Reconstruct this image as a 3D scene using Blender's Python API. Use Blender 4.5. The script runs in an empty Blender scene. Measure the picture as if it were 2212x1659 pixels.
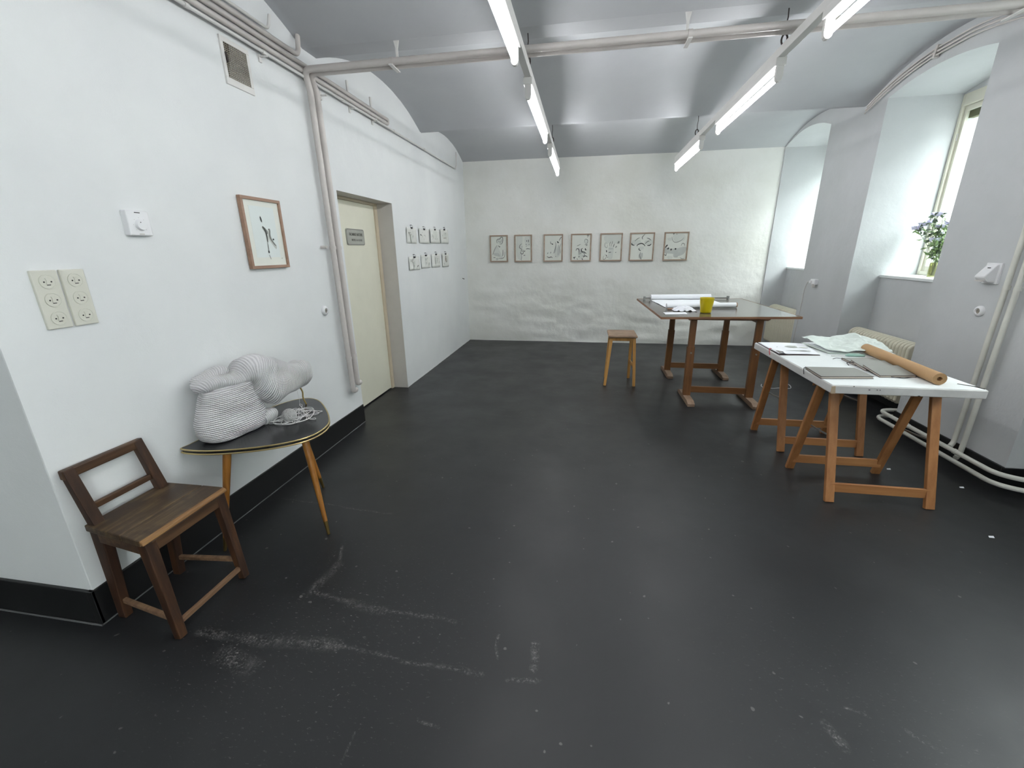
import bpy, bmesh, math, random
from mathutils import Vector, Matrix, noise
random.seed(7)
S = bpy.context.scene
COL = S.collection

# ------------------------------------------------------------------ camera
def make_camera():
    yaw, pitch, roll = (math.radians(a) for a in (-9.68, -17.44, -0.717))
    f = Vector((math.sin(yaw)*math.cos(pitch), math.cos(yaw)*math.cos(pitch), math.sin(pitch)))
    rt = Vector((math.cos(yaw), -math.sin(yaw), 0)); up = rt.cross(f)
    r2 = rt*math.cos(roll) + up*math.sin(roll); u2 = -rt*math.sin(roll) + up*math.cos(roll)
    cd = bpy.data.cameras.new('camera'); cd.sensor_width = 36; cd.sensor_fit = 'HORIZONTAL'
    cd.lens = 914.2/2212*36; cd.clip_start = .02
    co = bpy.data.objects.new('camera', cd); COL.objects.link(co)
    m = Matrix.Identity(4)
    for i in range(3):
        m[i][0] = r2[i]; m[i][1] = u2[i]; m[i][2] = -f[i]
    m[2][3] = 1.5
    co.matrix_world = m
    S.camera = co
make_camera()

# ------------------------------------------------------------------ world and exposure
W = bpy.data.worlds.new('overcast_sky'); S.world = W; W.use_nodes = True
bg = W.node_tree.nodes['Background']
bg.inputs[0].default_value = (0.96, 0.985, 1.0, 1); bg.inputs[1].default_value = 17.0
S.view_settings.view_transform = 'Standard'; S.view_settings.look = 'None'
S.view_settings.exposure = 0.42; S.view_settings.gamma = 1.0; S.view_settings.use_curve_mapping = False
TUBE_STRENGTH = 38.0
try:
    S.cycles.use_denoising = True
    S.cycles.use_adaptive_sampling = True; S.cycles.adaptive_threshold = 0.02
    S.cycles.max_bounces = 8; S.cycles.diffuse_bounces = 5; S.cycles.glossy_bounces = 4
    S.cycles.transparent_max_bounces = 12
    S.cycles.sample_clamp_indirect = 8
    S.cycles.caustics_reflective = False; S.cycles.caustics_refractive = False
except Exception:
    pass

# ------------------------------------------------------------------ helpers
def tag(o, label=None, cat=None, group=None, kind=None):
    if label: o['label'] = label
    if cat: o['category'] = cat
    if group: o['group'] = group
    if kind: o['kind'] = kind
    return o

def thing(name, loc, label, cat, group=None):
    o = bpy.data.objects.new(name, None); COL.objects.link(o)
    o.location = loc; o.empty_display_size = .1
    return tag(o, label, cat, group)

def wloc(o):
    v = Vector((0, 0, 0))
    while o is not None:
        v += o.location; o = o.parent
    return v

class MB:
    def __init__(s): s.v = []; s.f = []; s.uv = None
    def add(s, vs, fs):
        b = len(s.v); s.v += [Vector(p) for p in vs]; s.f += [tuple(i+b for i in q) for q in fs]; return s
    def box(s, x0, x1, y0, y1, z0, z1):
        vs = [(x, y, z) for z in (z0, z1) for y in (y0, y1) for x in (x0, x1)]
        return s.add(vs, [(0, 2, 3, 1), (4, 5, 7, 6), (0, 1, 5, 4), (2, 6, 7, 3), (0, 4, 6, 2), (1, 3, 7, 5)])
    def hexa(s, bot, top):
        return s.add(list(bot)+list(top), [(3, 2, 1, 0), (4, 5, 6, 7), (0, 1, 5, 4), (1, 2, 6, 5), (2, 3, 7, 6), (3, 0, 4, 7)])
    def bar(s, p, q, w, d, w2=None, d2=None, side=(1, 0, 0)):
        p, q = Vector(p), Vector(q); a = (q-p).normalized(); sd = Vector(side)
        sd = (sd - a*sd.dot(a)).normalized(); n = a.cross(sd)
        w2 = w if w2 is None else w2; d2 = d if d2 is None else d2
        r = lambda c, w, d: [c + sd*(i*w/2) + n*(j*d/2) for i, j in ((-1, -1), (1, -1), (1, 1), (-1, 1))]
        return s.hexa(r(p, w, d), r(q, w2, d2))
    def tube(s, path, r, n=10, cap=True, radii=None):
        path = [Vector(p) for p in path]; rings = []; prev = None
        for i, p in enumerate(path):
            a = (path[min(i+1, len(path)-1)] - path[max(i-1, 0)])
            if a.length < 1e-9: a = Vector((0, 0, 1))
            a.normalize()
            if prev is None:
                prev = a.orthogonal().normalized()
            u = prev - a*prev.dot(a)
            if u.length < 1e-6: u = a.orthogonal()
            u.normalize(); prev = u; w = a.cross(u)
            rr = radii[i] if radii else r
            rings.append([p + u*(rr*math.cos(t)) + w*(rr*math.sin(t)) for t in [2*math.pi*k/n for k in range(n)]])
        vs = [v for R in rings for v in R]; fs = []
        for i in range(len(rings)-1):
            for k in range(n):
                k2 = (k+1) % n; fs.append((i*n+k, i*n+k2, (i+1)*n+k2, (i+1)*n+k))
        if cap:
            fs.append(tuple(range(n-1, -1, -1))); fs.append(tuple((len(rings)-1)*n+k for k in range(n)))
        return s.add(vs, fs)
    def lathe(s, prof, c=(0, 0, 0), n=24):
        vs = []; fs = []
        for r, z in prof:
            for k in range(n):
                t = 2*math.pi*k/n; vs.append((c[0]+r*math.cos(t), c[1]+r*math.sin(t), c[2]+z))
        for i in range(len(prof)-1):
            for k in range(n):
                k2 = (k+1) % n; fs.append((i*n+k, i*n+k2, (i+1)*n+k2, (i+1)*n+k))
        return s.add(vs, fs)
    def prism(s, poly, z0, z1, axis=2):
        # poly: list of 2D points; extruded along axis (0: (y,z), 1: (x,z), 2: (x,y))
        def mk(a, b, h):
            return {2: (a, b, h), 0: (h, a, b), 1: (a, h, b)}[axis]
        n = len(poly); vs = [mk(a, b, z0) for a, b in poly] + [mk(a, b, z1) for a, b in poly]
        fs = [tuple(range(n-1, -1, -1)), tuple(range(n, 2*n))] + [(i, (i+1) % n, n+(i+1) % n, n+i) for i in range(n)]
        return s.add(vs, fs)
    def grid(s, fn, nu, nv):
        vs = [fn(i/nu, j/nv) for j in range(nv+1) for i in range(nu+1)]
        fs = [(j*(nu+1)+i, j*(nu+1)+i+1, (j+1)*(nu+1)+i+1, (j+1)*(nu+1)+i) for j in range(nv) for i in range(nu)]
        return s.add(vs, fs)
    def build(s, name, mat, parent=None, bevel=0, smooth=False, solid=0, subsurf=0, angle=40, seg=2, recalc=True):
        me = bpy.data.meshes.new(name)
        off = wloc(parent) if parent else Vector((0, 0, 0))
        org = Vector((0, 0, 0))
        if parent is None and s.v:
            lo = Vector([min(v[i] for v in s.v) for i in range(3)]); hi = Vector([max(v[i] for v in s.v) for i in range(3)])
            org = Vector(((lo.x+hi.x)/2, (lo.y+hi.y)/2, lo.z)); off = org
        me.from_pydata([v-off for v in s.v], [], s.f)
        if s.uv:
            ul = me.uv_layers.new(name='UVMap')
            for l in me.loops: ul.data[l.index].uv = s.uv[l.vertex_index]
        if recalc:
            bm = bmesh.new(); bm.from_mesh(me); bmesh.ops.recalc_face_normals(bm, faces=bm.faces); bm.to_mesh(me); bm.free()
        me.materials.append(mat)
        if smooth:
            for p in me.polygons: p.use_smooth = True
            if not subsurf and not solid:
                try: me.set_sharp_from_angle(angle=math.radians(angle))
                except Exception: pass
        o = bpy.data.objects.new(name, me); COL.objects.link(o)
        if parent: o.parent = parent
        else: o.location = org
        if solid:
            m = o.modifiers.new('solid', 'SOLIDIFY'); m.thickness = solid; m.offset = 0
        if bevel:
            m = o.modifiers.new('bevel', 'BEVEL'); m.width = bevel; m.segments = seg; m.limit_method = 'ANGLE'; m.angle_limit = math.radians(40)
        if subsurf:
            m = o.modifiers.new('sub', 'SUBSURF'); m.levels = subsurf; m.render_levels = subsurf
        return o

def copy_tree(o, parent=None):
    c = o.copy(); COL.objects.link(c); c.parent = parent
    for ch in [x for x in bpy.data.objects if x.parent == o]: copy_tree(ch, c)
    return c

def fillet(pts, r, n=6):
    pts = [Vector(p) for p in pts]; out = [pts[0]]
    for i in range(1, len(pts)-1):
        a, b, c = pts[i-1], pts[i], pts[i+1]
        u = (a-b); v = (c-b); rr = min(r, u.length*.49, v.length*.49)
        p = b+u.normalized()*rr; q = b+v.normalized()*rr
        for k in range(n+1):
            t = k/n; out.append(p*(1-t)**2 + b*2*t*(1-t) + q*t*t)
    out.append(pts[-1]); return out

def spline(pts, n=8, closed=False):
    pts = [Vector(p) for p in pts]; out = []
    N = len(pts); rng = N if closed else N-1
    g = (lambda i: pts[i % N]) if closed else (lambda i: pts[max(0, min(N-1, i))])
    for i in range(rng):
        p0, p1, p2, p3 = g(i-1), g(i), g(i+1), g(i+2)
        for k in range(n):
            t = k/n
            out.append(.5*((2*p1)+(p2-p0)*t+(2*p0-5*p1+4*p2-p3)*t*t+(3*p1-p0-3*p2+p3)*t**3))
    if not closed: out.append(pts[-1])
    return out

# ------------------------------------------------------------------ materials
def srgb(h):
    h = h.lstrip('#'); c = [int(h[i:i+2], 16)/255 for i in (0, 2, 4)]
    return tuple((x/12.92 if x <= .04045 else ((x+.055)/1.055)**2.4) for x in c)+(1,)

class NT:
    def __init__(s, name):
        s.m = bpy.data.materials.new(name); s.m.use_nodes = True; s.t = s.m.node_tree
        s.b = s.t.nodes['Principled BSDF']
    def n(s, typ, **kw):
        x = s.t.nodes.new(typ)
        for k, v in kw.items():
            if k.startswith('i_'):
                x.inputs[k[2:].replace('_', ' ')].default_value = v
            else: setattr(x, k, v)
        return x
    def l(s, a, b): s.t.links.new(a, b)
    def coord(s, scale=(1, 1, 1), kind='Object'):
        tc = s.n('ShaderNodeTexCoord'); mp = s.n('ShaderNodeMapping'); mp.inputs['Scale'].default_value = scale
        s.l(tc.outputs[kind], mp.inputs[0]); return mp.outputs[0]
    def world(s):
        g = s.n('ShaderNodeNewGeometry'); return g.outputs['Position']
    def noise(s, vec, scale, detail=4, rough=.55):
        x = s.n('ShaderNodeTexNoise'); x.inputs['Scale'].default_value = scale; x.inputs['Detail'].default_value = detail
        x.inputs['Roughness'].default_value = rough; s.l(vec, x.inputs['Vector']); return x.outputs[0]
    def ramp(s, fac, stops):
        r = s.n('ShaderNodeValToRGB'); e = r.color_ramp.elements
        while len(e) < len(stops): e.new(.5)
        for i, (p, c) in enumerate(stops): e[i].position = p; e[i].color = c if len(c) == 4 else tuple(c)+(1,)
        s.l(fac, r.inputs[0]); return r.outputs[0]
    def math(s, op, a, b=None, c=None, clamp=False):
        x = s.n('ShaderNodeMath', operation=op, use_clamp=clamp)
        for i, q in enumerate((a, b, c)):
            if q is None: continue
            if isinstance(q, (int, float)): x.inputs[i].default_value = q
            else: s.l(q, x.inputs[i])
        return x.outputs[0]
    def mix(s, fac, a, b, typ='MIX'):
        x = s.n('ShaderNodeMix', data_type='RGBA', blend_type=typ)
        for i, q in ((0, fac), (6, a), (7, b)):
            if isinstance(q, (int, float)): x.inputs[i].default_value = q
            elif isinstance(q, tuple): x.inputs[i].default_value = q
            else: s.l(q, x.inputs[i])
        return x.outputs[2]
    def bump(s, h, strength=.3, dist=.01, prev=None):
        b = s.n('ShaderNodeBump'); b.inputs['Strength'].default_value = strength; b.inputs['Distance'].default_value = dist
        s.l(h, b.inputs['Height'])
        if prev is not None: s.l(prev, b.inputs['Normal'])
        return b.outputs[0]

def simple(name, col, rough=.5, metal=0, spec=.5, var=.0, bump=0, bscale=60):
    t = NT(name); c = srgb(col) if isinstance(col, str) else col
    t.b.inputs['Base Color'].default_value = c; t.b.inputs['Roughness'].default_value = rough
    t.b.inputs['Metallic'].default_value = metal; t.b.inputs['Specular IOR Level'].default_value = spec
    co = t.coord()
    if var:
        nz = t.noise(co, 6, 4)
        d = tuple(x*(1-var) for x in c[:3])+(1,); e = tuple(min(1, x*(1+var*.5)) for x in c[:3])+(1,)
        t.l(t.ramp(nz, [(.3, d), (.7, e)]), t.b.inputs['Base Color'])
    if bump:
        t.l(t.bump(t.noise(co, bscale, 3), bump, .002), t.b.inputs['Normal'])
    return t.m

def plaster(name, c1, c2, lump=.3, fine=.25, rough=.75):
    t = NT(name); p = t.world()
    big = t.noise(p, 1.3, 5); med = t.noise(p, 7, 5)
    t.l(t.ramp(big, [(.3, srgb(c2)), (.62, srgb(c1))]), t.b.inputs['Base Color'])
    b1 = t.bump(med, lump, .02); b2 = t.bump(t.noise(p, 160, 3), fine, .002, b1)
    t.l(b2, t.b.inputs['Normal']); t.b.inputs['Roughness'].default_value = rough
    t.b.inputs['Specular IOR Level'].default_value = .3
    return t.m

def wood(name, dark, mid, light, axis=2, scale=1.0, rough=.5, blot=None):
    t = NT(name); sc = [22*scale]*3; sc[axis] = 1.6*scale
    co = t.coord(tuple(sc)); n1 = t.noise(co, 1.6, 6, .6); n2 = t.noise(co, 7, 3)
    c = t.ramp(n1, [(.28, srgb(dark)), (.5, srgb(mid)), (.72, srgb(light))])
    c2 = t.mix(t.math('MULTIPLY', n2, .35), c, srgb(dark))
    if blot:
        w = t.noise(t.coord(), 9, 4); c2 = t.mix(t.ramp(w, [(.45, (0, 0, 0)), (.62, (1, 1, 1))]), c2, srgb(blot))
    t.l(c2, t.b.inputs['Base Color']); t.b.inputs['Roughness'].default_value = rough
    t.l(t.bump(n1, .25, .002), t.b.inputs['Normal'])
    return t.m

def floor_material():
    t = NT('floor_paint'); p = t.world()
    n1 = t.noise(p, .9, 5); n2 = t.noise(p, 14, 5); n3 = t.noise(p, 120, 2)
    base = t.ramp(n1, [(.3, srgb('#18191b')), (.7, srgb('#1f2022'))])
    base = t.mix(t.math('MULTIPLY', n2, .25), base, srgb('#27282a'))
    sp = t.n('ShaderNodeSeparateXYZ'); t.l(p, sp.inputs[0])
    # scuff marks: chalky lines worn into the paint
    segs = [((-1.52, 1.14), (-1.28, 1.142), .03), ((-1.28, 1.142), (-.93, 1.167), .035), ((-.93, 1.167), (-.51, 1.144), .012),
            ((-.51, 1.144), (-.32, 1.141), .014), ((-.224, 1.128), (-.115, 1.152), .014), ((-1.22, 1.72), (-1.173, 1.59), .012),
            ((-1.173, 1.59), (-1.2, 1.418), .03), ((-1.2, 1.418), (-.99, 1.375), .016), ((-.99, 1.375), (-.82, 1.361), .03),
            ((-.82, 1.361), (-.48, 1.351), .012), ((-1.86, 2.1), (-1.1, 2.04), .01), ((-.138, 1.304), (-.133, 1.196), .02),
            ((-.295, 1.313), (-.276, 1.218), .008), ((-.68, .80), (-.684, .88), .005), ((-.494, .95), (-.421, .942), .008),
            ((.937, 1.216), (.987, 1.197), .008), ((-1.35, 1.06), (-1.2, 1.03), .05), ((.84, 1.14), (.86, 1.09), .02),
            ((1.09, 1.17), (1.14, 1.12), .01), ((-.9, 3.72), (.3, 3.6), .006)]
    tot = None
    flat = t.n('ShaderNodeCombineXYZ'); t.l(sp.outputs[0], flat.inputs[0]); t.l(sp.outputs[1], flat.inputs[1])
    wob = t.n('ShaderNodeTexNoise'); wob.inputs['Scale'].default_value = 9; t.l(flat.outputs[0], wob.inputs['Vector'])
    wv = t.n('ShaderNodeVectorMath', operation='MULTIPLY_ADD'); t.l(wob.outputs['Color'], wv.inputs[0])
    wv.inputs[1].default_value = (.04, .04, 0); t.l(flat.outputs[0], wv.inputs[2])
    P = t.n('ShaderNodeVectorMath', operation='ADD'); t.l(wv.outputs[0], P.inputs[0]); P.inputs[1].default_value = (-.02, -.02, 0)
    P = P.outputs[0]
    for a, b, w in segs:
        ba = (b[0]-a[0], b[1]-a[1], 0); L2 = ba[0]**2+ba[1]**2
        s1 = t.n('ShaderNodeVectorMath', operation='SUBTRACT'); t.l(P, s1.inputs[0]); s1.inputs[1].default_value = (a[0], a[1], 0)
        d = t.n('ShaderNodeVectorMath', operation='DOT_PRODUCT'); t.l(s1.outputs[0], d.inputs[0]); d.inputs[1].default_value = ba
        h = t.math('DIVIDE', d.outputs['Value'], L2, clamp=True)
        sc = t.n('ShaderNodeVectorMath', operation='SCALE'); sc.inputs[0].default_value = ba; t.l(h, sc.inputs['Scale'])
        s2 = t.n('ShaderNodeVectorMath', operation='SUBTRACT'); t.l(s1.outputs[0], s2.inputs[0]); t.l(sc.outputs[0], s2.inputs[1])
        ln = t.n('ShaderNodeVectorMath', operation='LENGTH'); t.l(s2.outputs[0], ln.inputs[0])
        m = t.math('SUBTRACT', 1, t.math('DIVIDE', ln.outputs['Value'], w, clamp=True))
        tot = m if tot is None else t.math('MAXIMUM', tot, m)
    cr = t.noise(p, 95, 4, .75)
    mk = t.math('MULTIPLY', tot, t.ramp(cr, [(.50, (0, 0, 0)), (.64, (1, 1, 1))]))
    sm = t.math('MULTIPLY', tot, t.ramp(t.noise(p, 22, 6, .7), [(.48, (0, 0, 0)), (.75, (1, 1, 1))]))
    mk = t.math('ADD', t.math('MULTIPLY', mk, t.ramp(t.noise(p, 9, 3), [(.35, (.35, .35, .35)), (.6, (1, 1, 1))])), t.math('MULTIPLY', sm, .55))
    # fine scattered scuffs around the worn area by the chair
    def area(cx, cy, r):
        s1 = t.n('ShaderNodeVectorMath', operation='DISTANCE'); t.l(flat.outputs[0], s1.inputs[0]); s1.inputs[1].default_value = (cx, cy, 0)
        return t.math('SUBTRACT', 1, t.math('DIVIDE', s1.outputs['Value'], r, clamp=True))
    ar = t.math('MAXIMUM', area(-1.0, 1.25, .75), t.math('MULTIPLY', area(.95, 1.3, .6), .4))
    ar = t.math('MAXIMUM', ar, t.math('MULTIPLY', area(-1.35, 1.08, .35), 1.3))
    mp = t.n('ShaderNodeMapping'); mp.inputs['Rotation'].default_value = (0, 0, 1.0); mp.inputs['Scale'].default_value = (1, 2.6, 1); t.l(p, mp.inputs[0])
    fs = t.noise(mp.outputs[0], 46, 3, .65)
    fine = t.math('MULTIPLY', ar, t.ramp(fs, [(.63, (0, 0, 0)), (.70, (1, 1, 1))]))
    vor = t.noise(p, 33, 1, .3); dots = t.math('MULTIPLY', t.ramp(vor, [(.77, (0, 0, 0)), (.8, (1, 1, 1))]), .5)
    allm = t.math('ADD', t.math('ADD', t.math('MULTIPLY', mk, .9), t.math('MULTIPLY', fine, .9)), dots, clamp=True)
    col = t.mix(t.math('MULTIPLY', allm, .72), base, srgb('#8e8b88'))
    # dark joint near left skirting is real geometry; broad dull patches only change gloss
    t.l(col, t.b.inputs['Base Color'])
    gl = t.noise(p, 2.2, 5, .6)
    r = t.ramp(gl, [(.3, (.36, .36, .36)), (.7, (.5, .5, .5))])
    t.l(t.math('ADD', r, t.math('MULTIPLY', allm, .3)), t.b.inputs['Roughness'])
    t.b.inputs['Specular IOR Level'].default_value = .55
    t.l(t.bump(n3, .12, .001, t.bump(n2, .12, .004)), t.b.inputs['Normal'])
    return t.m

M = {}
M['wall'] = plaster('white_wall_paint', '#e4e6e6', '#dcdedf', .16, .25)
M['wall_back'] = plaster('old_white_plaster', '#eeeeea', '#e2e2db', .55, .3)
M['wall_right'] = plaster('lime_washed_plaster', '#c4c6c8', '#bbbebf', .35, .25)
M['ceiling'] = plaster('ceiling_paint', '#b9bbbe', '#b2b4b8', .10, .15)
M['floor'] = floor_material()
M['black'] = simple('black_skirting_paint', '#141516', .45, var=.2, bump=.1)
M['white_metal'] = simple('white_enamel', '#dcdad7', .4, var=.05)
M['pipe'] = simple('painted_pipe', '#cbc5c1', .42, var=.08, bump=.1, bscale=25)
M['pipe_cream'] = simple('cream_painted_pipe', '#d3d2ca', .4, var=.1, bump=.1, bscale=25)
M['cream'] = simple('cream_radiator_enamel', '#d5d0bd', .4, var=.06)
M['door'] = simple('cream_door_paint', '#dedccb', .45, var=.03, bump=.05)
M['door_frame'] = simple('beige_frame_paint', '#cfc2ab', .5, var=.05)
M['jamb'] = simple('grey_jamb_paint', '#c9c5c1', .6, var=.04)
M['sign'] = simple('grey_enamel_plate', '#a5a69e', .4, var=.1)
M['sign_dark'] = simple('dark_grey_print', '#5f605a', .5)
M['plastic'] = simple('off_white_plastic', '#d0cfc4', .4)
M['plastic_white'] = simple('white_plastic', '#e6e6e8', .35)
M['slot'] = simple('dark_socket_hole', '#302f2c', .6)
M['dark'] = simple('dark_void', '#0c0b0a', .8)
M['mesh_metal'] = simple('dull_wire_mesh', '#8f8779', .5, metal=.3)
M['steel'] = simple('galvanised_steel', '#9a9b98', .35, metal=.8)
M['dark_steel'] = simple('dark_steel', '#47403f', .45, metal=.6)
M['frame_wood'] = wood('picture_frame_beech', '#8a6c5a', '#9f806c', '#ac8d79', 1, .6, .5)
M['frame_wood_back'] = wood('picture_frame_oak', '#8f7d6c', '#a8917f', '#b29e8c', 0, .6, .5)
M['paper'] = simple('drawing_paper', '#e2e4dc', .8, var=.03)
M['paper_white'] = simple('white_paper', '#eceef2', .7)
M['paper_pin'] = simple('thin_sketch_paper', '#dedfda', .8, var=.04)
M['ink1'] = simple('pencil_light', '#a9aca6', .9)
M['ink2'] = simple('pencil_mid', '#7f827d', .9)
M['ink3'] = simple('pencil_dark', '#3f4140', .9)
M['ink_brown'] = simple('brown_crayon', '#8c7f6d', .9)
M['wash'] = simple('grey_wash', '#d6d9d2', .9, var=.08)
M['wash2'] = simple('mid_grey_wash', '#c4c7c2', .9, var=.1)
M['chair'] = wood('worn_dark_walnut', '#21130b', '#3d2617', '#5a3b24', 2, 1.0, .5)
M['chair_x'] = wood('worn_dark_walnut_rail', '#291a11', '#4c3523', '#6d5034', 1, 1.0, .5)
M['seat_wood'] = wood('rubbed_seat_boards', '#2a1f15', '#54422e', '#7c6645', 1, 1.2, .5, blot='#3a2b20')
M['seat_edge'] = wood('bare_worn_edge', '#5e4026', '#8c663d', '#a98352', 1, 1.0, .5)
M['stretch'] = wood('grey_brown_stretcher', '#543c2b', '#7d6048', '#957a5c', 1, 1.0, .55)
M['honey'] = wood('honey_varnished_leg', '#7a4c1c', '#a06b2d', '#b5803c', 2, .8, .35)
M['brass'] = simple('brass_ferrule', '#6d5a33', .35, metal=.8)
M['gold'] = simple('gold_edge_band', '#c4b07c', .3, metal=.75)
M['black_top'] = simple('black_laminate', '#232426', .22, spec=.6, var=.1)
M['stool_seat'] = wood('weathered_stool_seat', '#7d6552', '#a58b74', '#bba48d', 0, .8, .6, blot='#8a735f')
M['stool_leg'] = wood('pine_stool_leg', '#a8783b', '#c6934f', '#d4a664', 2, .7, .45)
M['draft_leg'] = wood('red_brown_beech', '#5e3a1e', '#78502d', '#8a5f38', 2, .8, .45)
M['draft_bar'] = wood('red_brown_bar', '#5e3a1e', '#78502d', '#8a5f38', 0, .8, .45)
M['draft_foot'] = wood('worn_foot_runner', '#6c5646', '#8d7562', '#a08975', 1, .8, .6)
M['draft_top'] = simple('grey_brown_lino_top', '#55504b', .2, spec=.7, var=.1)
M['draft_edge'] = wood('table_edge_strip', '#6a4630', '#8a6347', '#9f7a5d', 0, .8, .5)
M['trestle'] = wood('trestle_pine', '#93603a', '#a97547', '#b78556', 2, .7, .45)
M['trestle_x'] = wood('trestle_pine_bar', '#93603a', '#a97547', '#b78556', 0, .7, .45)
M['white_top'] = simple('white_table_paint', '#e2e6e6', .45, var=.04)
M['scuffed_edge'] = simple('scuffed_white_edge', '#cccbc9', .55, var=.12)
M['yellow'] = simple('yellow_glazed_ceramic', '#c9b50c', .3, var=.08)
M['kraft'] = simple('kraft_paper', '#b08c63', .6, var=.08)
M['kraft_in'] = simple('kraft_core', '#7d6142', .8)
M['book'] = simple('grey_book_cloth', '#85857f', .45, var=.05)
M['book_page'] = simple('cream_page_edges', '#cfc7b8', .8)
M['book_edge'] = simple('dark_cover_edge', '#4a3f3e', .6)
M['strap'] = simple('black_elastic', '#2b2a2d', .6)
M['red'] = simple('red_ribbon', '#b3363f', .5)
M['tissue'] = simple('white_tissue', '#e9ebf2', .8)
M['trace'] = simple('tracing_paper', '#d3dcd6', .5, var=.05)
M['cork'] = simple('brown_tube_end', '#9a7861', .7)
M['green_plastic'] = simple('pale_green_handle', '#8fb0a5', .4)
M['yarn'] = simple('white_yarn', '#e4e3e2', .85)
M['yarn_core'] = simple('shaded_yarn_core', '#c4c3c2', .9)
M['twig'] = wood('golden_twig', '#6c562c', '#a08a4e', '#b9a465', 2, 1.5, .5)
M['leaf'] = simple('leaf_green', '#86a06a', .5, var=.2)
M['leaf_dark'] = simple('dark_leaf', '#5f6e5a', .5, var=.2)
M['petal'] = simple('lilac_petal', '#dcdaf0', .6, var=.05)
M['soil'] = simple('outside_gravel', '#8f9290', .9, var=.2)
M['olive'] = simple('olive_blind_box', '#5e5c36', .6, var=.1)
M['win_frame'] = simple('window_frame_paint', '#dcdacb', .4, var=.05)

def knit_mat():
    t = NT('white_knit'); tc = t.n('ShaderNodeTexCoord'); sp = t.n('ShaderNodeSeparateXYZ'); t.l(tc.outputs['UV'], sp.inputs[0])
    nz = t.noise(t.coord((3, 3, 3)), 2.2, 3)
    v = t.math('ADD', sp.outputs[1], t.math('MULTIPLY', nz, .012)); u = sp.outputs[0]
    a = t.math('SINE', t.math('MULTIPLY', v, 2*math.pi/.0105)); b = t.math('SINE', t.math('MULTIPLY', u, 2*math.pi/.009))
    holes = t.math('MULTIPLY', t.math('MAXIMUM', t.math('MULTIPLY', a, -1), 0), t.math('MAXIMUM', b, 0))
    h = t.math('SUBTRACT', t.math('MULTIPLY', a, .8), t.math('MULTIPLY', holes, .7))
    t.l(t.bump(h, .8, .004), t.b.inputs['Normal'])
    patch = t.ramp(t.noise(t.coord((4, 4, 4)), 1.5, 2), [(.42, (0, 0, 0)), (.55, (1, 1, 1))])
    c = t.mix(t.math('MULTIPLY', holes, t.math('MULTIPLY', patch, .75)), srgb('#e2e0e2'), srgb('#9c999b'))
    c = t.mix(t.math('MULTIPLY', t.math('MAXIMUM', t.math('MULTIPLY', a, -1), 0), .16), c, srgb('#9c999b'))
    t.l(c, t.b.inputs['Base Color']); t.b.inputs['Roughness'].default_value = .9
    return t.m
M['knit'] = knit_mat()

def tube_mat():
    t = NT('lit_fluorescent_tube'); em = t.n('ShaderNodeEmission'); em.inputs[0].default_value = (.98, .99, 1.0, 1); em.inputs[1].default_value = TUBE_STRENGTH
    t.l(em.outputs[0], t.t.nodes['Material Output'].inputs[0]); return t.m
M['tube'] = tube_mat()

def glass_mat():
    t = NT('window_glass'); tr = t.n('ShaderNodeBsdfTransparent'); tr.inputs[0].default_value = (.95, .98, .97, 1)
    gl = t.n('ShaderNodeBsdfGlossy'); gl.inputs['Roughness'].default_value = .02
    mx = t.n('ShaderNodeMixShader'); mx.inputs[0].default_value = .05
    t.l(tr.outputs[0], mx.inputs[1]); t.l(gl.outputs[0], mx.inputs[2])
    t.l(mx.outputs[0], t.t.nodes['Material Output'].inputs[0]); return t.m
M['glass'] = glass_mat()

# ------------------------------------------------------------------ room
XL, XR, YB = -1.98, 2.71, 7.22
BAYS = [(-3.25, -1.13, .22), (-1.08, 1.05, .22), (1.10, 3.19, .22), (3.35, 5.38, .22), (5.42, 7.24, .18)]
def zc(y):
    for a, b, r in BAYS:
        if a <= y <= b:
            t = (y-a)/(b-a); return 2.845 + r*(1-(2*t-1)**2)
    return 2.845

st = lambda o: tag(o, kind='structure')
NZ = lambda p, s, o=0: noise.noise(Vector(p)*s + Vector((o, o*.7, o*1.3)))

m = MB(); m.grid(lambda u, v: (-3.6+7.2*u, -3.1+10.6*v, 0), 4, 4)
st(m.build('floor', M['floor'], recalc=False))
# thin joint line in the floor beside the left skirting
m = MB(); ys = []
for a, b, r in BAYS:
    n = 22; ys += [a+(b-a)*i/n for i in range(n+1)]
m = MB(); xs = [-3.6+i*.28 for i in range(27)]
vs = [(x, y, zc(y)+.006*NZ((x, y, 0), .9)) for y in ys for x in xs]
fs = [(j*27+i, j*27+i+1, (j+1)*27+i+1, (j+1)*27+i) for j in range(len(ys)-1) for i in range(26)]
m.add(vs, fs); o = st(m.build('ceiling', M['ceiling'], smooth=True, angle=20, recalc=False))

# back wall with lumpy old plaster towards the floor
def fb(u, v):
    x = -2.2+5.8*u; z = 3.25*v
    low = max(0, min(1, (1.35-z)/.7))
    d = .010*NZ((x, z, 0), 1.3) + low*(.016*NZ((x*1.0, z*2.4, 0), 3.2, 5) + .008*max(0, NZ((x, z*1.5, 0), 8, 9)))
    edge = min(1, max(0, x+1.98)/.15)
    return (x, YB - d*edge, z)
m = MB(); m.grid(fb, 220, 120); st(m.build('wall_back', M['wall_back'], smooth=True, angle=80))

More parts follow.
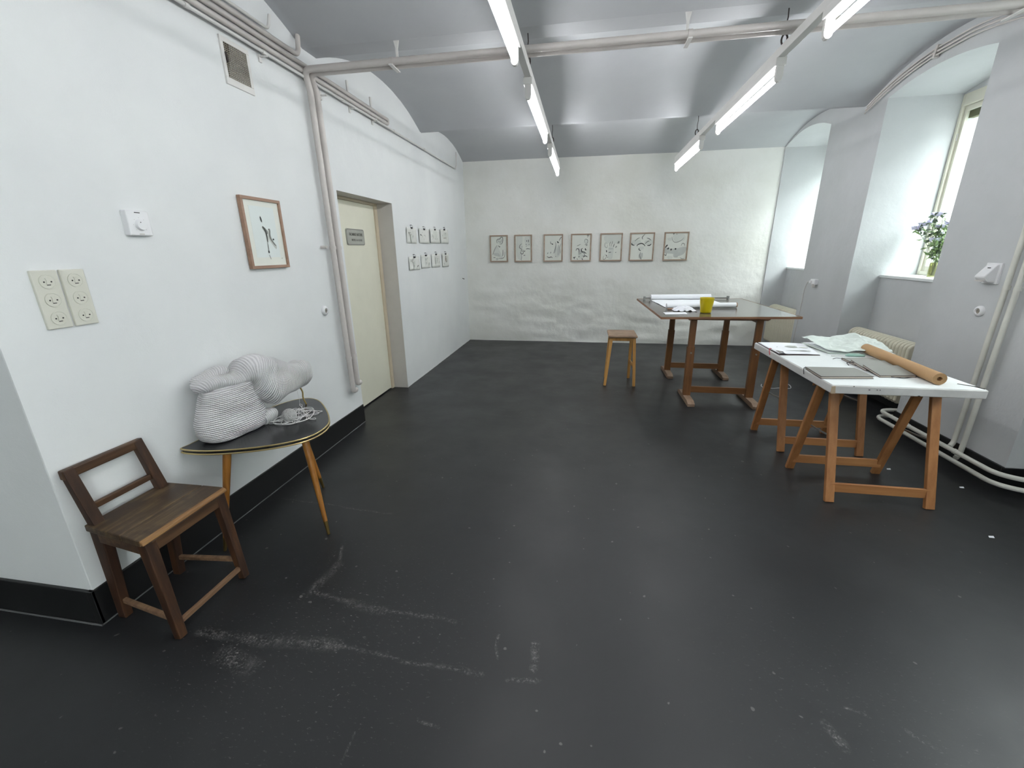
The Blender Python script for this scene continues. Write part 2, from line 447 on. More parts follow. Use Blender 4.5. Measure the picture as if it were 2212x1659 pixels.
# left wall with the door recess
def fl(y0, y1, z0, z1):
    def f(u, v):
        y = y0+(y1-y0)*u; z = z0+(z1-z0)*v
        dy = max(0, max(3.40-y, y-4.42)); dz = max(0, z-1.98); dd = math.hypot(dy, dz)
        k = min(1, dd/.15)*min(1, (y-1.12)/.1)*min(1, (7.22-y)/.1)
        low = max(0, min(1, (y-4.2)/.6))
        d = .006*NZ((y, z, 3), 1.1)+.004*low*NZ((y, z, 3), 6)
        return (XL+d*k, y, z)
    return f
m = MB(); m.grid(fl(1.12, 3.40, 0, 3.25), 60, 60); m.grid(fl(3.40, 4.42, 1.98, 3.25), 20, 24); m.grid(fl(4.42, 7.24, 0, 3.25), 90, 80)
st(m.build('wall_left', M['wall'], smooth=True, angle=60))
m = MB()
m.box(-2.30, XL-.001, 4.42, 4.44, 0, 1.98); m.box(-2.30, XL-.001, 3.38, 3.40, 0, 1.98); m.box(-2.30, XL-.001, 3.40, 4.42, 1.98, 2.0)
st(m.build('trim_1', M['jamb']))
m = MB(); m.box(-3.6, XL-.001, 1.12, 1.2, 0, 3.25); st(m.build('wall_return', M['wall'], bevel=.006))
m = MB(); m.box(-3.6, -3.5, -3.1, 1.2, 0, 3.25); st(m.build('wall_side', M['wall']))
m = MB(); m.box(-3.6, .8, -3.1, -3.0, 0, 3.25); m.box(2.5, 3.6, -3.1, -3.0, 0, 3.25); m.box(.8, 2.5, -3.1, -3.0, 0, .9); m.box(.8, 2.5, -3.1, -3.0, 2.6, 3.25)
st(m.build('wall_front', M['wall']))

m = MB(); m.box(XL-.02, XL+.008, 1.105, 3.395, 0, .168); st(m.build('baseboard_left', M['black'], bevel=.003))
m = MB(); m.box(-3.5, XL+.008, 1.106, 1.12, 0, .168); st(m.build('baseboard_return', M['black'], bevel=.003))
m = MB(); m.box(XL+.008, XL+.014, 1.1, 3.39, 0, .003); m.box(-3.5, XL+.014, 1.098, 1.104, 0, .003)
st(m.build('trim_2', simple('grey_dust_joint', '#6a6b6c', .8)))

# door
d = bpy.data.objects.new('door_1', None); COL.objects.link(d); d.location = (-2.19, 3.9, 0); st(d)
m = MB(); m.box(-2.20, -2.16, 3.40, 4.365, .012, 1.955); m.build('door_leaf', M['door'], d, bevel=.003)
m = MB(); m.box(-2.22, -2.145, 4.365, 4.42, 0, 1.98); m.box(-2.22, -2.145, 3.40, 4.365, 1.955, 1.98)
m.build('door_frame', M['door_frame'], d, bevel=.003)
m = MB(); m.box(-2.24, -2.21, 3.38, 4.44, 0, 1.99); m.build('door_backing', M['dark'], d)
def rrect(y0, y1, z0, z1, r, n=4):
    pts = []
    for cy, cz, a0 in ((y1-r, z1-r, 0), (y0+r, z1-r, 90), (y0+r, z0+r, 180), (y1-r, z0+r, 270)):
        for k in range(n+1):
            a = math.radians(a0+90*k/n); pts.append((cy+r*math.cos(a), cz+r*math.sin(a)))
    return pts
m = MB(); m.prism(rrect(3.772, 4.098, 1.57, 1.716, .022), -2.16, -2.151, 0); sg = m.build('name_plate', M['sign'], d, bevel=.002)
def ring2(pts, w):
    c = Vector((sum(p[0] for p in pts)/len(pts), sum(p[1] for p in pts)/len(pts)))
    o = []
    for p in pts:
        v = Vector(p)-c; o.append((c.x+v.x*(1-w/abs(v.x) if abs(v.x) > w*2 else 1), c.y+v.y*(1-w/abs(v.y) if abs(v.y) > w*2 else 1)))
    return o
def rim(pts, w, x, mb, h=.001):
    q = ring2(pts, w); n = len(pts)
    mb.add([(x, a, b) for a, b in pts]+[(x, a, b) for a, b in q], [(i, (i+1) % n, n+(i+1) % n, n+i) for i in range(n)])
m = MB(); rim(rrect(3.776, 4.094, 1.574, 1.712, .02), .004, -2.1502, m)
bd = m.build('plate_border', M['sign_dark'], d, recalc=False)
def text_mesh(txt, size, loc, rot, mat, parent, name='lettering', sx=1.0):
    cu = bpy.data.curves.new('t', 'FONT'); cu.body = txt; cu.size = size; cu.align_x = 'CENTER'; cu.align_y = 'CENTER'; cu.extrude = .0003
    cu.offset = size*.012
    to = bpy.data.objects.new('t', cu); COL.objects.link(to)
    bpy.context.view_layer.update()
    me = bpy.data.meshes.new_from_object(to.evaluated_get(bpy.context.evaluated_depsgraph_get()))
    bpy.data.objects.remove(to)
    R = rot; mm = MB()
    for v in me.vertices: mm.v.append(Vector(loc)+R @ Vector((v.co.x*sx, v.co.y, v.co.z)))
    mm.f = [tuple(p.vertices) for p in me.polygons]
    return mm.build(name, mat, parent, recalc=False)
RL = Matrix(((0, 0, 1), (1, 0, 0), (0, 1, 0)))     # text facing +x, reading along +y, up z
text_mesh('FROMINE NATURE', .036, (-2.1498, 3.94, 1.665), RL, M['sign_dark'], d, sx=.82)
text_mesh('MODEL ALA DOOR', .026, (-2.1498, 3.95, 1.615), RL, M['sign_dark'], d, sx=.85)

# right wall : piers, arched window niches, parapets
NICHES = [(6.03, 7.20, 2.84, 2.95, 3.00), (3.93, 5.05, 2.81, 2.88, 3.0), (1.72, 2.92, 2.81, 2.88, 2.95), (-.5, .7, 2.81, 2.88, 2.95)]
def arch(nc, y):
    y0, y1, zs, zt, xp = nc; t = (y-y0)/(y1-y0); return zs+(zt-zs)*(1-(2*t-1)**2)
XO = 3.62
m = MB()
edges = [-3.1]
for nc in sorted(NICHES): edges += [nc[0], nc[1]]
edges.append(7.3)
def rface(y0, y1, z0, z1, nu, nv):
    def f(u, v):
        y = y0+(y1-y0)*u; z = z0+(z1-z0)*v
        k = min(1, (y-y0)/.08, (y1-y)/.08)
        return (XR - .006*NZ((0, y, z), 1.6, 2)*max(0, k), y, z)
    m.grid(f, nu, nv)
for i in range(0, len(edges), 2): rface(edges[i], edges[i+1], 0, 3.25, 24, 48)
for nc in NICHES:
    y0, y1, zs, zt, xp = nc; n = 24
    yy = [y0+(y1-y0)*k/n for k in range(n+1)]
    vs = [(XR, y, arch(nc, y)) for y in yy]+[(XR, y, 3.25) for y in yy]
    m.add(vs, [(k, k+1, n+2+k, n+1+k) for k in range(n)])
    vs = [(XR, y, arch(nc, y)) for y in yy]+[(XO, y, arch(nc, y)) for y in yy]
    m.add(vs, [(k, k+1, n+2+k, n+1+k) for k in range(n)])
    def rev(yc, sgn):
        def f(u, v):
            x = XR+(XO-XR)*u; z = zs*v
            k = min(1, (x-XR)/.06, abs(zs-z)/.05)
            lump = max(0, min(1, (1.6-z)/.4))
            return (x, yc+sgn*k*(.005*NZ((x, 0, z), 2, yc)+lump*.008*NZ((x, 0, z), 7, yc)), z)
        m.grid(f, 30, 60)
    rev(y1, -1); rev(y0, 1)
    m.box(xp, XO, y0-.02, y1+.02, 0, 1.195)                        # parapet
    # outer wall above the window
    vs = [(3.325, y, 2.79) for y in yy]+[(3.325, y, arch(nc, y)+.01) for y in yy]
    m.add(vs, [(k, k+1, n+2+k, n+1+k) for k in range(n)])
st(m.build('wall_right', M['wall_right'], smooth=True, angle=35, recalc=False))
# outer skin to close the shell
m = MB()
for i in range(0, len(edges), 2): m.box(XO-.02, XO, edges[i], edges[i+1], -.2, 3.4)
m.box(XO-.02, XO, -3.2, 7.4, 2.72, 3.4); m.box(-3.7, XO, -3.2, 7.4, 3.26, 3.4)
m.box(-3.7, -3.6, -3.2, 7.4, -.2, 3.4); m.box(-3.7, XO, 7.3, 7.4, -.2, 3.4)
m.box(-2.08, -1.995, 1.25, 3.37, .2, 3.24); m.box(-2.08, -1.995, 4.45, 7.2, .2, 3.24); m.box(-2.08, -1.995, 3.37, 4.45, 2.01, 3.24)
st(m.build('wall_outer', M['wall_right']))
m = MB(); m.box(3.64, 18, -20, 16, -.1, 0); m.box(-12, 3.64, -20, -3.2, -.1, 0); st(m.build('ground', M['soil']))
m = MB(); m.box(11, 11.5, -10, 20, 0, 6.5); m.box(-10, 11, -16, -15.5, 0, 7); st(m.build('wall_opposite', M['soil']))

m = MB()
for a, b in ((5.05, 6.03), (2.92, 3.93), (.7, 1.72), (-3, -.5)):
    m.box(XR-.012, XR+.02, a-.0, b+.0, 0, .135)
for yc, s_ in ((2.92, -1), (3.93, 1), (5.05, -1), (6.03, 1), (1.72, 1), (.7, -1)):
    m.box(XR-.012, 2.96, min(yc, yc+s_*.012), max(yc, yc+s_*.012), 0, .135)
for nc in NICHES: m.box(nc[4]-.012, nc[4], nc[0], nc[1], 0, .135)
st(m.build('baseboard_right', M['black'], bevel=.003))

# windows
for i, nc in enumerate(NICHES):
    y0, y1 = nc[0], nc[1]
    w = bpy.data.objects.new('window_%d' % (i+1), None); COL.objects.link(w); w.location = (3.4, (y0+y1)/2, 1.2); st(w)
    m = MB(); m.box(nc[4]-.012, 3.5, y0+.003, y1-.003, 1.195, 1.222); m.build('window_sill', M['white_top'], w, bevel=.004)
    m = MB()
    for a, b in ((y0+.003, y0+.032), (y1-.032, y1-.003)): m.box(3.315, 3.36, a, b, 1.222, 2.80)
    m.box(3.315, 3.36, y0+.032, y1-.032, 2.70, 2.80); m.box(3.315, 3.36, y0+.032, y1-.032, 1.222, 1.26)
    m.build('window_frame', M['win_frame'], w, bevel=.006)
    ym = (y0+y1)/2
    for a, b in ((y0+.036, ym-.003), (ym+.003, y1-.036)):
        m = MB()
        m.box(3.335, 3.362, a, a+.026, 1.262, 2.698); m.box(3.335, 3.362, b-.026, b, 1.262, 2.698)
        m.box(3.335, 3.362, a+.026, b-.026, 1.262, 1.31); m.box(3.335, 3.362, a+.026, b-.026, 2.655, 2.698)
        cs = m.build('casement', M['win_frame'], w, bevel=.003)
        m = MB(); m.box(3.347, 3.351, a+.026, b-.026, 1.31, 2.655); m.build('pane', M['glass'], cs)
    m = MB(); m.box(3.375, 3.42, y0+.04, y1-.04, 2.60, 2.70); m.build('blind_box', M['olive'], w)
    m = MB()
    for z in (1.45, 2.45): m.tube([(3.33, y1-.036, z-.03), (3.33, y1-.036, z+.03)], .006, 8)
    m.build('hinge', M['white_metal'], w)
    m = MB(); m.tube([(3.335, ym+.05, 1.285), (3.31, ym+.05, 1.285), (3.31, ym+.14, 1.275)], .006, 6); m.build('latch', M['white_metal'], w)
    # daylight portal: guides sky sampling through the real opening, gives off nothing itself
    la = bpy.data.lights.new('window_portal', 'AREA'); la.shape = 'RECTANGLE'; la.size = 1.5; la.size_y = y1-y0
    lo = bpy.data.objects.new('window_portal', la); COL.objects.link(lo); lo.location = (3.56, (y0+y1)/2, 1.95)
    lo.rotation_euler = (0, math.radians(90), 0); la.cycles.is_portal = True

# unseen window added in the rear wall to brighten the left wall
w = bpy.data.objects.new('window_5', None); COL.objects.link(w); w.location = (1.65, -3.05, .9); st(w)
m = MB(); m.box(.8, 2.5, -3.09, -3.02, .9, .95); m.box(.8, 2.5, -3.09, -3.02, 2.55, 2.60); m.build('window_frame', M['win_frame'], w)
for x in (.8, 1.625, 2.45):
    m = MB(); m.box(x, x+.05, -3.09, -3.02, .95, 2.55); m.build('mullion', M['win_frame'], w)
for x in (.85, 1.675):
    m = MB(); m.box(x, x+.775, -3.06, -3.055, .95, 2.55); m.build('pane', M['glass'], w)
la = bpy.data.lights.new('window_portal', 'AREA'); la.shape = 'RECTANGLE'; la.size = 1.7; la.size_y = 1.7
lo = bpy.data.objects.new('window_portal', la); COL.objects.link(lo); lo.location = (1.65, -3.12, 1.75)
lo.rotation_euler = (math.radians(90), 0, math.radians(180)); la.cycles.is_portal = True

# ------------------------------------------------------------------ fluorescent light runs
FIT = [(-2.2, -.95), (-.4, .85), (1.45, 2.70), (3.29, 4.53), (5.15, 6.40)]
for xr, side in ((-.425, 'left'), (1.125, 'right')):
    t = thing('light_track', (xr, 1.8, 2.6), 'long white light rail hung on wires from the vault, the %s row' % side, 'light rail', 'light rails under the vault')
    m = MB(); m.box(xr-.022, xr+.022, -2.6, 6.47, 2.602, 2.655); m.build('rail', M['white_metal'], t, bevel=.003)
    m = MB(); m.box(xr-.022, xr+.022, 6.47, 6.475, 2.602, 2.655); m.build('end_cap', M['white_metal'], t)
    for y in (-1.1, 1.075, 3.27, 5.4):
        m = MB(); m.tube([(xr, y, zc(y)+.005), (xr+.003, y, 2.80), (xr-.002, y, 2.76), (xr, y, 2.715)], .0035, 6); hk = m.build('hanger_wire', M['dark_steel'], t)
        m = MB(); pts = [(xr+.016*math.cos(a), y, 2.69+.028*math.sin(a)) for a in [2*math.pi*k/14 for k in range(15)]]
        m.tube(pts, .0055, 6); m.build('hook', M['dark_steel'], hk)
    for k, (a, b) in enumerate(FIT):
        where = ['behind the viewer', 'overhead', 'nearest in view', 'in the middle of the row', 'nearest to the back wall'][k]
        t = thing('fluorescent_lamp', (xr, (a+b)/2, 2.5), 'lit fluorescent lamp, %s ceiling row, %s' % (side, where), 'lamp', 'fluorescent lamps on the two rails')
        m = MB(); m.box(xr-.03, xr+.03, a-.03, b+.03, 2.558, 2.6015); m.build('housing', M['white_metal'], t, bevel=.004)
        for y, dy in ((a-.015, 1), (b+.015, -1)):
            m = MB()
            prof = [(xr-.021, 2.558), (xr-.021, 2.50)]+[(xr+.021*math.cos(math.radians(180+q)), 2.497+.026*math.sin(math.radians(180+q))) for q in range(0, 181, 20)]+[(xr+.021, 2.558)]
            m.prism(prof, y-.013, y+.013, 1); m.build('tube_holder', M['white_metal'], t, bevel=.002)
        m = MB(); m.tube([(xr, a, 2.5), (xr, b, 2.5)], .016, 12); m.build('tube', M['tube'], t, smooth=True)

# ------------------------------------------------------------------ pipes on the left wall
PX = -1.945
def pipe(name, path, r, label, mat='pipe', group=None, rf=.06, cat='pipe', clamps=(), n=10, csize=.006):
    p = fillet(path, rf)
    lo = Vector(path[0]); t = thing(name, lo, label, cat, group)
    m = MB(); m.tube(p, r, n); m.build('pipe_run', M[mat], t, smooth=True)
    for c, ax in clamps:
        m = MB(); c = Vector(c); a = Vector([0, 0, 0]); a[ax] = .012
        m.tube([c-a, c+a], r+.004, n); m.build('clamp', M[mat], t, smooth=True)
    return t
ya = -2.9
t = pipe('conduit', [(PX, 1.2, 2.643), (PX, 6.72, 2.672), (PX, 6.75, 2.9)], .0095, 'thin white conduit lowest in the high pipe bundle, running to the back corner', 'white_metal', 'conduits high on the left wall', .05,
     clamps=[((PX, y, 2.643+(y-1.2)*.00525), 1) for y in (2.2, 2.72, 3.6, 4.15, 4.55, 5.4, 6.1)])
t = pipe('heating_pipe', [(PX, 1.2, 2.678), (PX, 4.42, 2.69), (PX, 4.42, 2.728), (PX, 1.2, 2.718)], .0155, 'white pipe doubling back in a loop high on the wall above the door', 'pipe', None, .02)
t = pipe('heating_pipe', [(PX, 1.2, 2.757), (PX, 3.08, 2.762), (PX, 3.1, 2.9)], .0155, 'white painted pipe in the bundle above the vent grille, ending at the beam', 'pipe', None, .05)
t = pipe('conduit', [(PX, 1.2, 2.792), (PX, 2.80, 2.797), (PX, 2.83, 2.88)], .009, 'thin white conduit topmost of the bundle, bent up beside the vault', 'white_metal', None, .03)
for y, z0, z1_, lb in ((2.72, 2.60, 2.64, 'beside the vent grille'), (3.33, 2.58, 2.64, 'right of the crossing pipes'), (3.75, 2.61, 2.84, 'above the door, nearer the crossing pipes'), (4.15, 2.62, 2.84, 'near the looped pipe end')):
    t = thing('pipe_bracket', (PX, y, z0), 'small white bracket on the high pipe bundle, '+lb, 'bracket', 'pipe brackets on the left wall')
    m = MB(); m.box(XL-.004, XL+.012, y-.012, y+.012, z0, z1_); m.build('strap', M['white_metal'], t, bevel=.002)
    m = MB(); m.box(XL+.012, PX+.022, y-.008, y+.008, z0+.025, z0+.033); m.build('shelf', M['white_metal'], t, bevel=.001)
# pair of pipes crossing under the beam and dropping beside the door
for k, (yh, yt_, yb_, lb) in enumerate(((3.10, 3.145, 3.195, 'left'), (3.165, 3.225, 3.275, 'right'))):
    zb = .405 if k else .36
    path = [(2.70, yh, 2.70), (-1.935, yh, 2.69), (-1.935, yt_, 2.60), (-1.935, yb_, zb), (-1.935, yb_+.05, zb), (-1.965, yb_+.06, zb)]
    yy = lambda z: yt_+(yb_-yt_)*(2.6-z)/2.2
    pipe('heating_pipe', path, .021, 'white pipe under the ceiling beam, dropping beside the door, %s of the pair' % lb, 'pipe', 'pair of heating pipes by the door', .05, n=14,
         clamps=[((-1.935, yy(1.54), 1.54), 2), ((-1.935, yy(.66), .66), 2), ((-1.3, yh, 2.691), 0), ((.55, yh, 2.695), 0)])
for x in (-1.3, .55, 2.2):
    t = thing('pipe_hanger', (x, 3.15, 2.69), {-1.3: 'white strap holding the crossing pipes, near the left wall', .55: 'white strap holding the crossing pipes, between the two light rows', 2.2: 'white strap holding the crossing pipes, towards the windows'}[x], 'pipe hanger', 'pipe hangers on the beam')
    m = MB(); m.prism([(x-.02, 2.85), (x+.02, 2.85), (x+.008, 2.80), (x+.008, 2.70), (x-.008, 2.70), (x-.008, 2.80)], 3.198, 3.204, 1)
    m.build('strap', M['white_metal'], t)
    m = MB(); m.box(x-.012, x+.012, 3.07, 3.205, 2.664, 2.670); m.build('cradle', M['white_metal'], t)
# stub into wall behind pipes + white clamp knob
t = thing('wall_stud', (-1.96, 3.09, 1.545), 'small round fixing stud left of the vertical pipes', 'stud')
m = MB(); m.tube([(-1.985, 3.09, 1.545), (-1.935, 3.09, 1.545)], .011, 12); m.build('stud', M['pipe'], t, smooth=True)

# ------------------------------------------------------------------ left wall fittings
t = thing('vent_grille', (XL, 2.515, 2.5), 'square white vent frame with wire mesh high on the left wall', 'vent')
m = MB()
for a, b, c, e in ((2.412, 2.620, 2.597, 2.622), (2.412, 2.620, 2.395, 2.430), (2.412, 2.432, 2.43, 2.597), (2.598, 2.620, 2.43, 2.597)):
    m.box(XL-.005, XL+.012, a, b, c, e)
m.build('frame', M['white_metal'], t, bevel=.002)
m = MB(); m.box(XL+.0005, XL+.002, 2.43, 2.60, 2.43, 2.598); m.build('dark_opening', M['dark'], t)
for k in range(13):
    y = 2.432+k*.0138; m = MB(); m.box(XL+.006, XL+.008, y-.0018, y+.0018, 2.43, 2.597); m.build('mesh_wire', M['mesh_metal'], t)
for k in range(17):
    z = 2.434+k*.0101; m = MB(); m.box(XL+.008, XL+.010, 2.432, 2.598, z-.0018, z+.0018); m.build('mesh_wire', M['mesh_metal'], t)
m = MB(); m.prism([(2.428, 2.545), (2.436, 2.543), (2.445, 2.51), (2.436, 2.50)], XL+.008, XL+.02, 0); m.build('lever', M['dark_steel'], t)

def picture(name, label, y0=None, y1=None, z0=0, z1=0, wall='L', x0=0, x1=0, fw=.018, mat='frame_wood', dep=.022, group=None):
    pass

# generic plane frame: O + U*u + V*v (+N)
class Plane:
    def __init__(s, O, U, V, w, h): s.O = Vector(O); s.U = Vector(U); s.V = Vector(V); s.N = s.U.cross(s.V).normalized(); s.w = w; s.h = h
    def p(s, u, v, n=0): return s.O + s.U*(u*s.w) + s.V*(v*s.h) + s.N*n
def ribbons(pl, strokes, mats, parent, n0=.0012):
    groups = {}
    for st_ in strokes:
        groups.setdefault(st_[0], []).append(st_)
    for key, ss in groups.items():
        mb = MB()
        for k, s_ in enumerate(ss):
            _, kind, pts, w = s_
            nn = n0 + {'wash': 0, 'wash2': .0002, 'ink1': .0004, 'ink_brown': .0004, 'ink2': .0006, 'ink3': .0008}[key] + .00001*k
            if kind == 'b':
                q = spline([(a, b, 0) for a, b in pts], 4, closed=True)
                c = sum(q, Vector((0, 0, 0)))/len(q)
                b2 = MB(); b2.add([pl.p(c.x, c.y, nn)]+[pl.p(v.x, v.y, nn) for v in q], [(0, i+1, (i+1) % len(q)+1) for i in range(len(q))])
                b2.build('wash_patch', M[key], parent, recalc=False)
            else:
                q = spline([(a*pl.w, b*pl.h, 0) for a, b in pts], 5); vs = []
                for i, v in enumerate(q):
                    dd = (q[min(i+1, len(q)-1)]-q[max(i-1, 0)])
                    if dd.length < 1e-9: dd = Vector((1, 0, 0))
                    dd.normalize(); nr = Vector((-dd.y, dd.x, 0)); ww = w*1.35*(.35+.65*math.sin(math.pi*(i+.5)/len(q)))*.5
                    for sg_ in (-1, 1):
                        z = v+nr*ww*sg_; vs.append(pl.O+pl.U*z.x+pl.V*z.y+pl.N*nn)
                if not mb.v: n_first = len(q)
                mb.add(vs, [(2*i, 2*i+2, 2*i+3, 2*i+1) for i in range(len(q)-1)])
        if mb.v and len([q_ for q_ in ss if q_[1] == 's']) == 2:
            h = len(mb.v); cut = n_first*2; f1 = [f for f in mb.f if max(f) < cut]; f2 = [tuple(i-cut for i in f) for f in mb.f if min(f) >= cut]
            for vv, ff in ((mb.v[:cut], f1), (mb.v[cut:], f2)):
                b3 = MB(); b3.v = vv; b3.f = ff; b3.build('pencil_mark', M[key], parent, recalc=False)
        elif mb.v: mb.build('drawing', M[key], parent, recalc=False)
def framed(label, pl, strokes, fw, dep, mat, group=None, margin=0, name='framed_drawing'):
    t = thing(name, pl.p(.5, .5), label, 'picture', group)
    a, b = fw/pl.w, fw/pl.h
    for (u0, u1, v0, v1) in ((0, 1, 1-b, 1), (0, 1, 0, b), (0, a, b, 1-b), (1-a, 1, b, 1-b)):
        m = MB(); q = [(u0, v0), (u1, v0), (u1, v1), (u0, v1)]
        m.hexa([pl.p(u, v, 0) for u, v in q], [pl.p(u, v, dep) for u, v in q]); m.build('frame_bar', M[mat], t, bevel=.0015)
    m = MB(); q = [(a, b), (1-a, b), (1-a, 1-b), (a, 1-b)]
    m.hexa([pl.p(u, v, .001) for u, v in q], [pl.p(u, v, dep*.55) for u, v in q]); m.build('sheet', M['paper'], t)
    if margin:
        mu, mv = margin
        m = MB(); q = [(mu, mv), (1-mu, mv), (1-mu, 1-mv*.75), (mu, 1-mv*.75)]
        m.hexa([pl.p(u, v, dep*.55) for u, v in q], [pl.p(u, v, dep*.55+.001) for u, v in q]); m.build('inner_sheet', simple('cool_white_paper', '#dde4e2', .8), t)
    ribbons(pl, strokes, None, t, dep*.55+.0014)
    return t
I1, I2, I3, WA, W2, IB = 'ink1', 'ink2', 'ink3', 'wash', 'wash2', 'ink_brown'
pl = Plane((XL+.003, 2.325, 1.415), (0, 1, 0), (0, 0, 1), .335, .41)
framed('single large brown framed drawing of a thin figure, alone on the left wall', pl, [
    (I3, 's', [(.43, .74), (.44, .70), (.45, .665)], .010), (W2, 'b', [(.43, .76), (.46, .70), (.46, .65), (.43, .68)], 0),
    (I2, 's', [(.44, .60), (.48, .57), (.53, .53), (.55, .50)], .016), (W2, 'b', [(.44, .61), (.52, .57), (.60, .53), (.58, .48), (.55, .38), (.50, .40), (.49, .50)], 0),
    (I3, 's', [(.45, .60), (.50, .55), (.52, .46), (.51, .38)], .008), (W2, 'b', [(.60, .57), (.62, .50), (.60, .44), (.66, .38), (.74, .34), (.72, .28), (.64, .34), (.56, .44)], 0),
    (I2, 's', [(.58, .56), (.62, .56), (.60, .46), (.66, .38), (.72, .33)], .010), (I3, 's', [(.66, .42), (.70, .425)], .008),
    (I2, 's', [(.51, .38), (.51, .30), (.50, .22)], .006), (I3, 's', [(.505, .26), (.505, .22)], .010), (I2, 's', [(.505, .20), (.53, .13)], .004), (I1, 's', [(.82, .14), (.86, .145)], .003)],
    .0175, .024, 'frame_wood', None, (.19, .16))

backs = [(-1.572, -1.262), (-1.162, -.862), (-.683, -.362), (-.247, .088), (.212, .568), (.668, 1.050), (1.182, 1.553)]
# outer widths drawn slightly narrower than measured because frames stand off the wall
DR = []
DR.append(('framed drawing of a seated child with a scribbled head, leftmost on the back wall', [
    (WA, 'b', [(.40, .62), (.52, .45), (.72, .16), (.50, .18), (.18, .26), (.20, .42)], 0), (W2, 'b', [(.18, .32), (.45, .34), (.55, .22), (.3, .24)], 0),
    (WA, 'b', [(.42, .82), (.55, .88), (.70, .86), (.72, .72), (.60, .68), (.44, .72)], 0),
    (I2, 's', [(.42, .70), (.38, .78), (.44, .85), (.55, .86), (.64, .92), (.72, .90), (.72, .76), (.66, .68), (.55, .67)], .010),
    (I2, 's', [(.40, .63), (.28, .50), (.18, .34), (.14, .28)], .006), (I3, 's', [(.47, .62), (.54, .56), (.56, .60)], .007),
    (I2, 's', [(.72, .46), (.72, .30), (.70, .22)], .009), (I2, 's', [(.84, .38), (.80, .20), (.70, .14), (.55, .13), (.46, .14)], .007), (W2, 'b', [(.32, .14), (.42, .16), (.46, .10), (.36, .06)], 0),
    (I2, 's', [(.18, .17), (.30, .17)], .009), (I1, 's', [(.45, .80), (.60, .74), (.66, .84)], .008)]))
DR.append(('framed drawing of a flower with a side branch, second in the back row', [
    (WA, 'b', [(.15, .94), (.45, .95), (.42, .55), (.40, .10), (.15, .20)], 0), (WA, 'b', [(.60, .9), (.88, .92), (.86, .6), (.64, .62)], 0),
    (I2, 's', [(.44, .68), (.32, .62), (.30, .52), (.44, .46), (.34, .42)], .008), (I3, 's', [(.42, .42), (.35, .34), (.42, .29), (.50, .32), (.48, .40), (.42, .42)], .007),
    (I2, 's', [(.52, .45), (.56, .38), (.62, .42)], .009), (I2, 's', [(.66, .47), (.76, .49), (.90, .47)], .010), (I3, 's', [(.70, .74), (.70, .80)], .007), (I3, 's', [(.80, .72), (.80, .82)], .007),
    (I2, 's', [(.66, .66), (.68, .62)], .008), (I2, 's', [(.83, .66), (.84, .62)], .008), (I2, 's', [(.66, .58), (.69, .56)], .007), (I3, 's', [(.52, .24), (.62, .245)], .007), (I1, 's', [(.40, .28), (.41, .15), (.38, .08), (.44, .05)], .008), (W2, 'b', [(.40, .55), (.44, .50), (.46, .60)], 0)]))
DR.append(('framed drawing of a grey dress with a raised arm, third in the back row', [
    (WA, 'b', [(.62, .60), (.72, .50), (.78, .62), (.82, .40), (.88, .30), (.80, .18), (.65, .16), (.58, .30)], 0), (W2, 'b', [(.76, .62), (.84, .50), (.86, .32), (.74, .22), (.72, .40)], 0), (W2, 'b', [(.62, .58), (.66, .40), (.56, .30), (.56, .42)], 0),
    (I3, 's', [(.70, .74), (.75, .70), (.78, .68)], .014), (I2, 's', [(.80, .76), (.88, .86), (.97, .90)], .009), (I3, 's', [(.44, .66), (.48, .62)], .012), (I2, 's', [(.35, .74), (.38, .66), (.44, .66)], .008),
    (I2, 's', [(.60, .72), (.64, .60), (.58, .40), (.52, .30)], .007), (I1, 's', [(.90, .66), (.84, .5), (.90, .3)], .008), (I3, 's', [(.18, .20), (.28, .15), (.40, .17), (.48, .14)], .008), (I2, 's', [(.24, .34), (.20, .28)], .008), (I2, 's', [(.38, .36), (.36, .30)], .008), (I3, 's', [(.62, .19), (.64, .185)], .010)]))
DR.append(('framed drawing of tangled curls and small round heads, fourth in the back row', [
    (WA, 'b', [(.35, .48), (.55, .42), (.60, .15), (.40, .12)], 0), (WA, 'b', [(.66, .78), (.82, .80), (.82, .64), (.68, .64)], 0),
    (I2, 's', [(.76, .92), (.84, .95), (.80, .86)], .008), (I2, 's', [(.66, .68), (.70, .80), (.82, .76), (.80, .66), (.70, .66)], .006), (I2, 's', [(.30, .56), (.48, .62)], .006), (I2, 's', [(.68, .60), (.80, .60), (.74, .56)], .008),
    (I3, 's', [(.26, .38), (.30, .46), (.40, .44), (.42, .32), (.42, .24)], .008), (I3, 's', [(.58, .48), (.52, .42), (.58, .34), (.66, .34), (.78, .28)], .012), (I3, 's', [(.72, .48), (.72, .42), (.78, .42)], .012), (I2, 's', [(.48, .38), (.52, .32), (.46, .26)], .008),
    (I3, 's', [(.62, .14), (.72, .20), (.84, .16)], .009), (I2, 's', [(.60, .28), (.68, .30), (.66, .20), (.58, .2)], .008), (I3, 's', [(.14, .16), (.18, .13), (.24, .17)], .011), (I2, 's', [(.18, .12), (.20, .08)], .007), (I2, 's', [(.32, .10), (.36, .07)], .009), (I2, 's', [(.55, .10), (.60, .06), (.58, .12)], .009), (I2, 's', [(.44, .20), (.40, .15)], .010)]))
